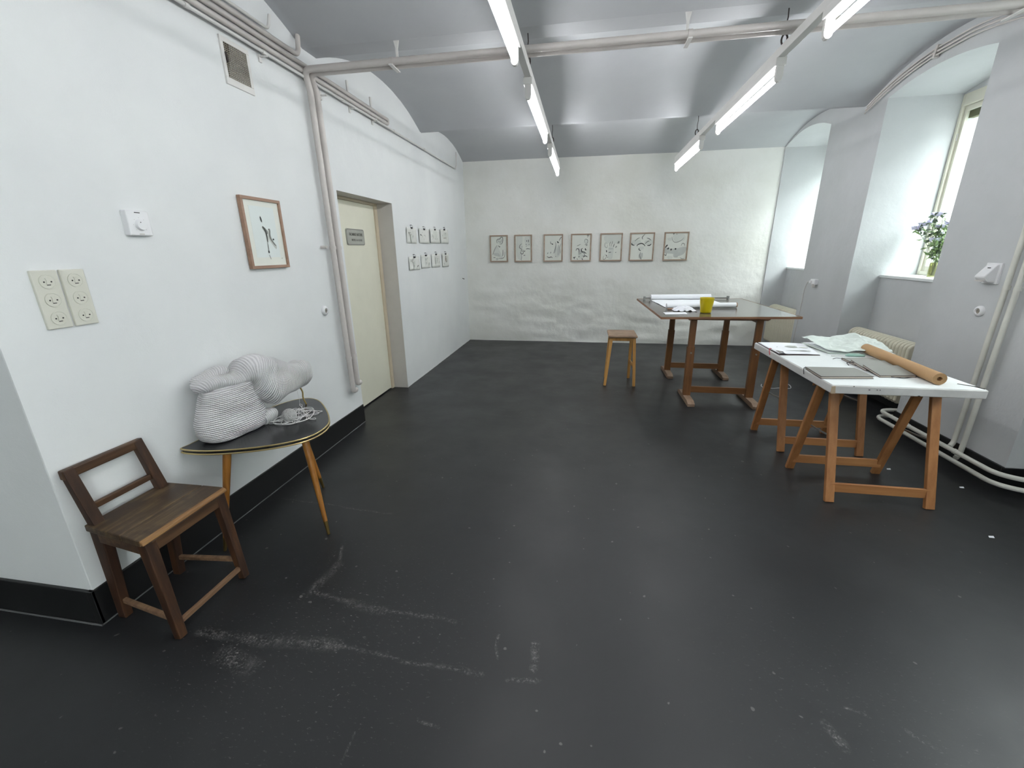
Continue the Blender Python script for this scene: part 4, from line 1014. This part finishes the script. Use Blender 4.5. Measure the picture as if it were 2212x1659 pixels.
loops = [(-1.745, 1.975), (-1.69, 1.975), (-1.62, 1.99), (-1.56, 2.05), (-1.58, 2.14), (-1.65, 2.24), (-1.70, 2.23), (-1.69, 2.16), (-1.62, 2.10), (-1.60, 2.00), (-1.66, 1.96), (-1.73, 1.99), (-1.75, 2.06), (-1.72, 2.12), (-1.64, 2.13),
         (-1.56, 2.08), (-1.53, 2.085), (-1.52, 2.07), (-1.56, 2.07), (-1.66, 2.18), (-1.72, 2.20), (-1.74, 2.14), (-1.70, 2.08), (-1.74, 2.0), (-1.68, 1.985), (-1.59, 2.0), (-1.57, 2.10), (-1.61, 2.20), (-1.68, 2.19), (-1.75, 2.28), (-1.757, 2.27)]
loops = loops = loops + [(-1.66+.085*math.cos(k*2.4)*(1+.3*math.sin(k)), 2.10+.12*math.sin(k*1.9)) for k in range(26)]
q = spline([(a, b, ZT+.004+.006*abs(math.sin(i*1.7))+(0.0 if math.hypot(a+1.655, b-2.035) > .04 else .05)) for i, (a, b) in enumerate(loops)], 8); m.tube(q, .0015, 5); m.build('strand', M['yarn'], t, smooth=True)
m = MB(); m.tube(spline([(-1.757, 2.265, ZT+.005), (-1.755, 2.27, .62), (-1.76, 2.265, .73)], 5), .0008, 4); m.build('thread', M['yarn'], t)

# ------------------------------------------------------------------ stool
t = thing('stool', (.44, 4.97, 0), 'small wooden stool with worn grey-brown seat in front of the back wall', 'stool')
m = MB(); m.box(.285, .605, 4.79, 5.17, .557, .587); m.build('seat', M['stool_seat'], t, bevel=.014, seg=3)
ft = {(0, 0): (.272, 4.79), (1, 0): (.600, 4.80), (0, 1): (.292, 5.13), (1, 1): (.568, 5.135)}
tp = {(0, 0): (.323, 4.84), (1, 0): (.572, 4.84), (0, 1): (.323, 5.12), (1, 1): (.572, 5.12)}
for k in ft:
    m = MB(); m.bar(tp[k]+(.557,), ft[k]+(0,), .034, .034, .030, .030, side=(1, 0, 0)); m.build('leg', M['stool_leg'], t, bevel=.003)
for a, b in (((.323, 4.84), (.572, 4.84)), ((.323, 5.12), (.572, 5.12)), ((.323, 4.84), (.323, 5.12)), ((.572, 4.84), (.572, 5.12))):
    m = MB(); m.bar(a+(.537,), b+(.537,), .038, .016, side=(0, 0, 1)); m.build('apron', M['stool_leg'], t, bevel=.002)
for i in (0, 1):
    a, b = Vector(ft[(i, 0)]+(0,)), Vector(ft[(i, 1)]+(0,)); ta, tb = Vector(tp[(i, 0)]+(.557,)), Vector(tp[(i, 1)]+(.557,))
    m = MB(); m.bar(a.lerp(ta, .40), b.lerp(tb, .40), .03, .018, side=(0, 0, 1)); m.build('stretcher', M['stool_leg'], t, bevel=.002)

# ------------------------------------------------------------------ drafting table
t = thing('drafting_table', (1.38, 4.9, 0), 'tall dark-topped drafting table on adjustable red-brown legs', 'table')
c0, c1, c2, c3 = (.743, 4.267, .875), (2.007, 4.325, .885), (1.988, 5.905, .885), (.696, 5.922, .875)
dn = lambda p, h: (p[0], p[1], p[2]-h)
m = MB(); m.hexa([dn(c, .018) for c in (c0, c1, c2, c3)], [dn(c, .001) for c in (c0, c1, c2, c3)]); m.build('tabletop', M['draft_top'], t)
cs = [Vector(c) for c in (c0, c1, c2, c3)]
for i in range(4):
    a, b = cs[i]-Vector((0, 0, .0105)), cs[(i+1) % 4]-Vector((0, 0, .0105))
    m = MB(); m.bar(a, b, .021, .006, side=(0, 0, 1)); m.build('edge_strip', M['draft_edge'], t)
def legpos(x, yb, z): return x
LEG = [(1.088, 4.42, 1.082, 4.43), (1.690, 4.42, 1.690, 4.43), (1.065, 5.40, 1.068, 5.38), (1.697, 5.41, 1.690, 5.39)]
for x, y, xt, yt in LEG:
    m = MB(); m.bar((x, y, .045), (xt, yt, .56), .072, .045, side=(1, 0, 0)); lg = m.build('leg', M['draft_leg'], t, bevel=.003)
    m = MB(); m.bar((xt, yt, .54), (xt, yt, .835), .060, .036, side=(1, 0, 0)); m.build('leg_extension', M['draft_leg'], t, bevel=.003)
    m = MB(); m.tube([(xt, y-.022, .50), (xt, y-.034, .50)], .008, 10); m.build('bolt', M['steel'], lg, smooth=True)
    m = MB(); m.prism([(y-.24, 0), (y+.24, 0), (y+.24, .030), (y+.18, .05), (y-.18, .05), (y-.24, .030)], x-.034, x+.034, 0); m.build('foot', M['draft_foot'], t, bevel=.003)
for y in (4.42, 5.40):
    m = MB(); m.bar((1.08, y, .112), (1.69, y, .112), .064, .024, side=(0, 0, 1)); m.build('stretcher', M['draft_bar'], t, bevel=.002)
    m = MB(); m.prism([(1.01, .857), (1.77, .857), (1.765, .842), (1.745, .832), (1.04, .832), (1.02, .842)], y-.03, y+.03, 1); m.build('top_rail', M['draft_bar'], t, bevel=.002)
for y, z, cx, cy in ((4.42, .112, 0, 0),):
    pass
for x in (1.088, 1.690):
    m = MB(); m.bar((x, 4.43, .815), (x, 5.39, .815), .034, .02, side=(0, 0, 1)); m.build('side_rail', M['draft_bar'], t)

zt = lambda x: .875+(x-.72)*.0079
t = thing('paper_roll', (1.2, 5.76, .88), 'thick white paper roll on a metal rod at the back of the drafting table', 'paper roll')
m = MB(); m.tube([(.842, 5.735, .912), (1.575, 5.775, .918)], .034, 24); m.build('roll', M['paper_white'], t, smooth=True)
m = MB(); m.tube([(.765, 5.725, .905), (1.80, 5.83, .902)], .008, 8); m.build('rod', M['steel'], t, smooth=True)
for x, y in ((.765, 5.725), (1.80, 5.83)):
    m = MB(); m.box(x-.012, x+.012, y-.02, y+.02, zt(x)+.001, .925); m.build('rod_holder', M['steel'], t, bevel=.002)
m = MB(); m.tube([(.836, 5.735, .912), (.828, 5.735, .912)], .026, 20); m.build('end_washer', M['steel'], t)
t = thing('unrolled_sheet', (1.2, 5.3, .88), 'white sheet drawn from the back roll across the drafting table', 'paper')
def fsh(u, v):
    a = Vector((.845, 5.70, 0)).lerp(Vector((1.58, 5.74, 0)), u); b = Vector((.905, 4.93, 0)).lerp(Vector((1.63, 5.0, 0)), u)
    p = a.lerp(b, v); p.z = zt(p.x)+.002+.006*abs(NZ((u*2, v*2, 0), 1.5))+.010*max(0, .06-v)*8; return p
m = MB(); m.grid(fsh, 20, 20); m.build('sheet', M['paper_white'], t, smooth=True, recalc=False)
t = thing('paper_roll', (1.26, 4.95, .88), 'thinner white paper roll with brown end cap, behind the yellow cup', 'paper roll')
m = MB(); m.tube([(.893, 4.90, .906), (1.625, 4.975, .912)], .027, 22); m.build('roll', M['paper_white'], t, smooth=True)
m = MB(); m.tube([(1.625, 4.975, .912), (1.637, 4.976, .912)], .026, 22); m.build('end_cap', M['cork'], t, smooth=True)
t = thing('brown_stick', (.92, 4.80, .88), 'short brown stick poking out under the white tissue', 'stick')
m = MB(); m.tube([(.89, 4.795, .886), (1.08, 4.815, .888)], .008, 10); m.build('shaft', M['cork'], t, smooth=True)
t = thing('crumpled_tissue', (1.04, 4.74, .88), 'crumpled white tissue left of the yellow cup', 'tissue')
def ftis(u, v):
    a = (u-.5)*2; b = (v-.5)*2
    h = max(0, .052*(1-abs(a)**1.4)*(1-abs(b)**2)+.026*NZ((u*3, v*3, 2), 2.2)*(1-abs(a)*.6))
    return (1.045+a*.115+.01*NZ((u, v, 0), 5), 4.76+b*.10+.02*NZ((u, v, 5), 4), zt(1.04)+.003+h)
m = MB(); m.grid(ftis, 24, 18); m.build('tissue', M['tissue'], t, recalc=False)
t = thing('paper_card', (.92, 4.53, .88), 'flat white card near the front left corner of the drafting table', 'paper')
m = MB(); m.hexa([(.808, 4.44, zt(.8)+.0005), (1.024, 4.462, zt(1.02)+.0005), (1.035, 4.62, zt(1.03)+.0005), (.812, 4.59, zt(.8)+.0005)], [(.808, 4.44, zt(.8)+.002), (1.024, 4.462, zt(1.02)+.002), (1.035, 4.62, zt(1.03)+.002), (.812, 4.59, zt(.8)+.002)]); m.build('card', M['paper_white'], t)
t = thing('cup', (1.222, 4.585, .88), 'yellow ceramic cup with a flared rim on the drafting table', 'cup')
z0 = zt(1.22)+.001
m = MB(); m.lathe([(.001, 0), (.048, 0), (.0525, .006), (.055, .04), (.058, .06), (.064, .10), (.0675, .137), (.0685, .147), (.066, .148), (.063, .13), (.058, .09), (.05, .03), (.04, .012), (.001, .010)], (1.222, 4.585, z0), 36); m.build('body', M['yellow'], t, smooth=True, angle=60)
m = MB(); pts = [(1.222+.0673*math.cos(a), 4.585+.0673*math.sin(a), z0+.147) for a in [2*math.pi*k/36 for k in range(37)]]; m.tube(pts, .0022, 8, cap=False); m.build('rim', M['yellow'], t, smooth=True)

# ------------------------------------------------------------------ trestles and white table
def trestle(y0, y1, label, dx=0):
    ya_ = (y0+y1)/2; t = thing('trestle', (1.78, ya_, 0), label, 'trestle', 'folding trestles under the white table')
    for y, xa, xb, s_ in ((y0, 1.537, 2.078, -1), (y1, 1.492, 2.036, 1)):
        yt = ya_+s_*.020
        for x in (xa, xb):
            m = MB(); m.bar((x, y, 0), (x-.004, yt, .698), .050, .026, side=(1, 0, 0)); m.build('leg', M['trestle'], t, bevel=.003)
        k = .135; yy = y+(yt-y)*k
        m = MB(); m.bar((xa, yy, .088), (xb, yy, .088), .056, .020, side=(0, .05, 1)); m.build('stretcher', M['trestle_x'], t, bevel=.002)
    m = MB(); m.box(1.48, 2.10, ya_-.03, ya_+.03, .66, .698); m.build('head_bar', M['trestle_x'], t, bevel=.003)
    for x in (1.512, 2.058):
        f0 = y0+(ya_-.02-y0)*.57; f1 = y1+(ya_+.02-y1)*.53
        m = MB(); m.bar((x, f0-.01, .40), (x, (f0+f1)/2, .385), .010, .004, side=(0, 0, 1)); m.bar((x, (f0+f1)/2, .385), (x, f1+.01, .375), .010, .004, side=(0, 0, 1)); m.build('stay', M['steel'], t)
    return t
trestle(2.565, 2.995, 'pine trestle under the near end of the white table')
trestle(3.255, 3.675, 'pine trestle under the far end of the white table')

t = thing('work_table', (1.79, 3.15, .70), 'white table top with scuffed edges on two pine trestles', 'table')
m = MB(); m.box(1.413, 2.178, 2.563, 3.745, .70, .748); tb = m.build('tabletop', M['scuffed_edge'], t, bevel=.005)
m = MB(); m.box(1.418, 2.173, 2.568, 3.740, .7485, .7505); m.build('top_surface', M['white_top'], t, bevel=.0008)
m = MB(); m.hexa([(1.41, 2.559, .701), (1.435, 2.559, .701), (1.435, 2.5625, .701), (1.41, 2.5625, .701)], [(1.41, 2.559, .743), (1.428, 2.559, .746), (1.428, 2.5625, .746), (1.41, 2.5625, .743)]); m.build('bare_corner', simple('bare_wood_scuff', '#b7a48b', .7), t)
m = MB()
for x, z, w in ((1.60, .728, .008), (1.64, .729, .006), (1.655, .729, .005), (1.85, .703, .01), (1.52, .745, .006)): m.box(x, x+w, 2.5615, 2.5628, z, z+.004)
m.build('chip', M['dark_steel'], t)
t = thing('tape_strip', (2.14, 2.63, .751), 'thin dark strip and white edge trim at the right corner of the white table', 'strip')
m = MB(); m.bar((2.105, 2.672, .7515), (2.155, 2.625, .7525), .004, .002, side=(0, 0, 1)); m.bar((2.155, 2.625, .7525), (2.17, 2.58, .752), .005, .002, side=(0, 0, 1)); m.build('strip', M['dark_steel'], t)
ZB = .751
def flatbox(c, z0, z1, mat, name, parent, bevel=0):
    m = MB(); m.hexa([(a, b, z0[i] if isinstance(z0, (list, tuple)) else z0) for i, (a, b) in enumerate(c)], [(a, b, z1[i] if isinstance(z1, (list, tuple)) else z1) for i, (a, b) in enumerate(c)])
    return m.build(name, M[mat], parent, bevel=bevel)
def book(label, c, zl, zh, th=.013, strap=None, group=None):
    # c = 4 corners front-left, front-right, back-right, back-left ; zl front height, zh back height
    t = thing('sketchbook', ((c[0][0]+c[2][0])/2, (c[0][1]+c[2][1])/2, zl), label, 'book', group)
    zz = [zl, zl, zh, zh]; cx = sum(a for a, b in c)/4; cy = sum(b for a, b in c)/4
    ins = [(cx+(a-cx)*.975, cy+(b-cy)*.965) for a, b in c]
    flatbox(c, zz, [z+.0022 for z in zz], 'book_edge', 'back_cover', t)
    flatbox(ins, [z+.0022 for z in zz], [z+th-.0024 for z in zz], 'book_page', 'pages', t)
    fc = flatbox(c, [z+th-.0024 for z in zz], [z+th for z in zz], 'book_edge', 'front_cover', t)
    i2 = [(cx+(a-cx)*.975, cy+(b-cy)*.955) for a, b in c]
    flatbox(i2, [z+th for z in zz], [z+th+.0008 for z in zz], 'book', 'cover_cloth', fc)
    if strap:
        m = MB(); m.tube(spline(strap, 6), .0022, 6); m.build('bookmark_strap', M['strap'], t, smooth=True)
    return t
g = 'closed grey sketchbooks on the white table'
book('grey sketchbook lying alone near the front left corner of the white table', [(1.410, 2.684), (1.712, 2.722), (1.714, 2.925), (1.424, 2.915)], ZB, ZB, .014, [(1.44, 2.91, ZB+.006), (1.415, 2.90, ZB+.012), (1.40, 2.875, ZB+.005), (1.398, 2.86, .73)], g)
book('closed grey sketchbook at the back of the fanned stack of three', [(1.777, 3.035), (1.985, 3.06), (1.99, 3.225), (1.787, 3.21)], ZB, ZB, .012, [(1.80, 3.20, ZB+.006), (1.76, 3.215, ZB+.008), (1.73, 3.20, ZB+.003)], g)
book('closed grey sketchbook in the middle of the fanned stack of three', [(1.768, 2.905), (1.977, 2.93), (1.985, 3.10), (1.778, 3.09)], ZB, ZB+.0135, .012, [(1.79, 3.04, ZB+.02), (1.75, 3.07, ZB+.012), (1.74, 3.03, ZB+.003)], g)
book('closed grey sketchbook on top at the front of the fanned stack of three', [(1.763, 2.757), (1.972, 2.782), (1.98, 2.965), (1.774, 2.95)], ZB, ZB+.016, .012, [(1.83, 2.768, ZB+.004), (1.88, 2.745, ZB+.004), (1.94, 2.77, ZB+.004)], g)
t = thing('open_sketchbook', (1.58, 3.5, ZB), 'open sketchbook with a drawing and red ribbon, far corner of the white table', 'book')
c = [(1.419, 3.285), (1.702, 3.312), (1.775, 3.70), (1.425, 3.725)]
flatbox(c, ZB, ZB+.003, 'book_edge', 'cover', t)
def fop(u, v):
    a = Vector((1.423, 3.30)).lerp(Vector((1.429, 3.715)), v); b = Vector((1.70, 3.318)).lerp(Vector((1.768, 3.695)), v); p = a.lerp(b, u)
    return (p.x, p.y, ZB+.006+.004*math.sin(u*math.pi)+.010*math.exp(-((u-.08)/.08)**2)*math.exp(-((v-.1)/.25)**2))
m = MB(); m.grid(fop, 18, 18); m.build('open_page', M['paper_white'], t, smooth=True, solid=.004, recalc=False)
pl = Plane((1.45, 3.33, ZB+.0125), (1, .02, 0), (.05, 1, 0), .27, .34)
ribbons(pl, [(W2, 'b', [(.35, .62), (.5, .72), (.68, .68), (.62, .5), (.45, .48)], 0), (WA, 'b', [(.72, .6), (.95, .62), (.9, .5), (.74, .52)], 0), (I2, 's', [(.38, .64), (.5, .56), (.66, .52)], .012), (I2, 's', [(.45, .70), (.58, .62), (.66, .66)], .008), (W2, 'b', [(.2, .22), (.5, .26), (.8, .22), (.78, .15), (.4, .17)], 0), (I2, 's', [(.55, .17), (.72, .18)], .014), (I3, 's', [(.12, .56), (.135, .55)], .012)], None, t, .001)
m = MB(); m.tube(spline([(1.43, 3.46, ZB+.012), (1.41, 3.44, ZB+.016), (1.404, 3.42, ZB-.004), (1.402, 3.40, .728)], 6), .003, 6); m.build('ribbon', M['red'], t, smooth=True)
m = MB(); m.grid(lambda u, v: (1.425+.035*u, 3.30+.13*v, ZB+.010+.016*math.sin(u*3.14)*(1-v)), 8, 4); m.build('curled_flap', M['book'], t, smooth=True, solid=.001, recalc=False)

t = thing('paper_stack', (1.98, 3.53, ZB), 'stack of loose white papers under the crumpled greenish sheet', 'paper')
for k, (dx, dy, dz) in enumerate(((.0, -.01, 0), (.02, .01, .003), (-.015, 0, .006), (.01, .02, .009))):
    m = MB(); m.grid(lambda u, v: (1.795+dx+.40*u-.03*v, 3.37+dy+.35*v, ZB+.002+dz+.003*math.sin(u*3+k)*v), 6, 6); m.build('sheet', M['paper_white'] if k % 2 else M['trace'], t, smooth=True, solid=.0015, recalc=False)
t = thing('crumpled_sheet', (1.99, 3.53, .77), 'large crumpled pale green tracing sheet at the far edge of the white table', 'paper')
fr = [(1.796, 3.36, .770), (1.90, 3.36, .772), (1.985, 3.36, .776), (2.09, 3.36, .79), (2.19, 3.36, .778)]
md = [(1.767, 3.53, .790), (1.89, 3.53, .782), (2.00, 3.53, .80), (2.11, 3.53, .815), (2.24, 3.53, .785)]
bk = [(1.737, 3.70, .812), (1.86, 3.70, .808), (1.99, 3.70, .812), (2.118, 3.70, .845), (2.26, 3.70, .80)]
def fcr(u, v):
    def row(R):
        x = u*4; i = min(3, int(x)); return Vector(R[i]).lerp(Vector(R[i+1]), x-i)
    a, b, c_ = row(fr), row(md), row(bk)
    p = a.lerp(b, v*2) if v < .5 else b.lerp(c_, v*2-1)
    p.z += .014*NZ(p, 14, 2)+.022*abs(NZ(p, 9, 6))*(.3+v)+.006*abs(NZ(p, 30, 3)); return p
m = MB(); m.grid(fcr, 44, 30); m.build('sheet', M['trace'], t, recalc=False)
t = thing('white_sheet', (2.15, 3.44, .76), 'white sheet right of the crumpled papers, behind the kraft roll', 'paper')
m = MB(); m.grid(lambda u, v: (2.06+.13*u, 3.33+.20*v, .775+.018*u*v+.006*math.sin(u*4)), 8, 8); m.build('sheet', M['paper_white'], t, smooth=True, solid=.001, recalc=False)

t = thing('kraft_roll', (2.02, 3.05, ZB), 'long roll of brown kraft paper across the white table', 'paper roll')
a, b = Vector((2.062, 3.44, ZB+.035)), Vector((1.985, 2.635, ZB+.035)); dd = (b-a)
n = 28; m = MB(); dn_ = dd.normalized(); u_ = Vector((0, 0, 1)); w_ = dn_.cross(u_)
vs = []
for c_, rr in ((a, .013), (a, .033), (a.lerp(b, .03), .034), (b, .034), (b, .013), (b-dn_*.05, .012)):
    vs += [c_+u_*rr*math.cos(2*math.pi*k/n)+w_*rr*math.sin(2*math.pi*k/n) for k in range(n)]
m.add(vs, [(i*n+k, i*n+(k+1) % n, (i+1)*n+(k+1) % n, (i+1)*n+k) for i in range(5) for k in range(n)]); m.build('roll', M['kraft'], t, smooth=True, angle=40)
m = MB(); c_ = b-dn_*.02; m.add([c_+u_*.0128*math.cos(2*math.pi*k/n)+w_*.0128*math.sin(2*math.pi*k/n) for k in range(n)], [tuple(range(n))]); m.build('core', M['kraft_in'], t)
m = MB()
pts = [b+u_*rr*math.cos(q)+w_*rr*math.sin(q)+dn_*.0006 for q, rr in [(2*math.pi*k/24, .014+.019*k/72) for k in range(72)]]
m.tube(pts, .0005, 4); m.build('spiral_edge', M['kraft_in'], t)

t = thing('craft_knife', (1.9, 3.30, ZB), 'small tool with a pale green handle behind the fanned sketchbooks', 'tool')
m = MB(); m.tube([(1.765, 3.292, ZB+.004), (1.87, 3.305, ZB+.005)], .0028, 8); m.build('blade', M['steel'], t, smooth=True)
m = MB(); m.tube([(1.86, 3.304, ZB+.006), (1.88, 3.306, ZB+.011), (1.95, 3.306, ZB+.011), (1.985, 3.306, ZB+.008)], .01, 10, radii=[.004, .011, .011, .007]); m.build('handle', M['green_plastic'], t, smooth=True)

for k, (y, lb) in enumerate(((2.905, 'near'), (3.50, 'far'))):
    t = thing('wooden_pegs', (1.49, y, .65), 'small wooden pegs hanging under the left side of the white table, %s cluster' % lb, 'pegs', 'peg clusters under the white table')
    for j, (dx, dy) in enumerate(((0, 0), (.012, -.02), (-.006, -.035))):
        m = MB(); m.bar((1.49+dx, y+dy, .700), (1.488+dx, y+dy-.006, .645+.008*j), .010, .008); m.build('peg', M['trestle'], t, bevel=.001)

# little things on the floor
t = thing('white_wire', (2.2, 4.95, 0), 'thin curled white wire lying on the floor behind the white table', 'wire')
m = MB(); m.tube(spline([(2.05, 5.05, .004), (2.02, 4.95, .004), (2.10, 4.90, .006), (2.20, 4.93, .004), (2.28, 4.88, .02), (2.30, 4.96, .035), (2.27, 5.0, .03)], 8), .004, 6); m.build('wire_run', M['plastic_white'], t, smooth=True)
for (x, y), lb in zip(((2.161, 3.062), (2.207, 2.318), (2.46, 2.86)), ('between the trestles and the low pipes', 'on the open floor right of the white table', 'beside the bend of the low pipes')):
    t = thing('paper_scrap', (x, y, 0), 'tiny white paper scrap on the floor '+lb, 'scrap', 'paper scraps on the floor')
    m = MB(); m.add([(x-.014, y-.006, .002), (x+.010, y-.008, .003), (x+.014, y+.006, .007), (x-.006, y+.010, .003), (x, y, .001)], [(0, 1, 4), (1, 2, 4), (2, 3, 4), (3, 0, 4)]); m.build('scrap', M['paper_white'], t, recalc=False)
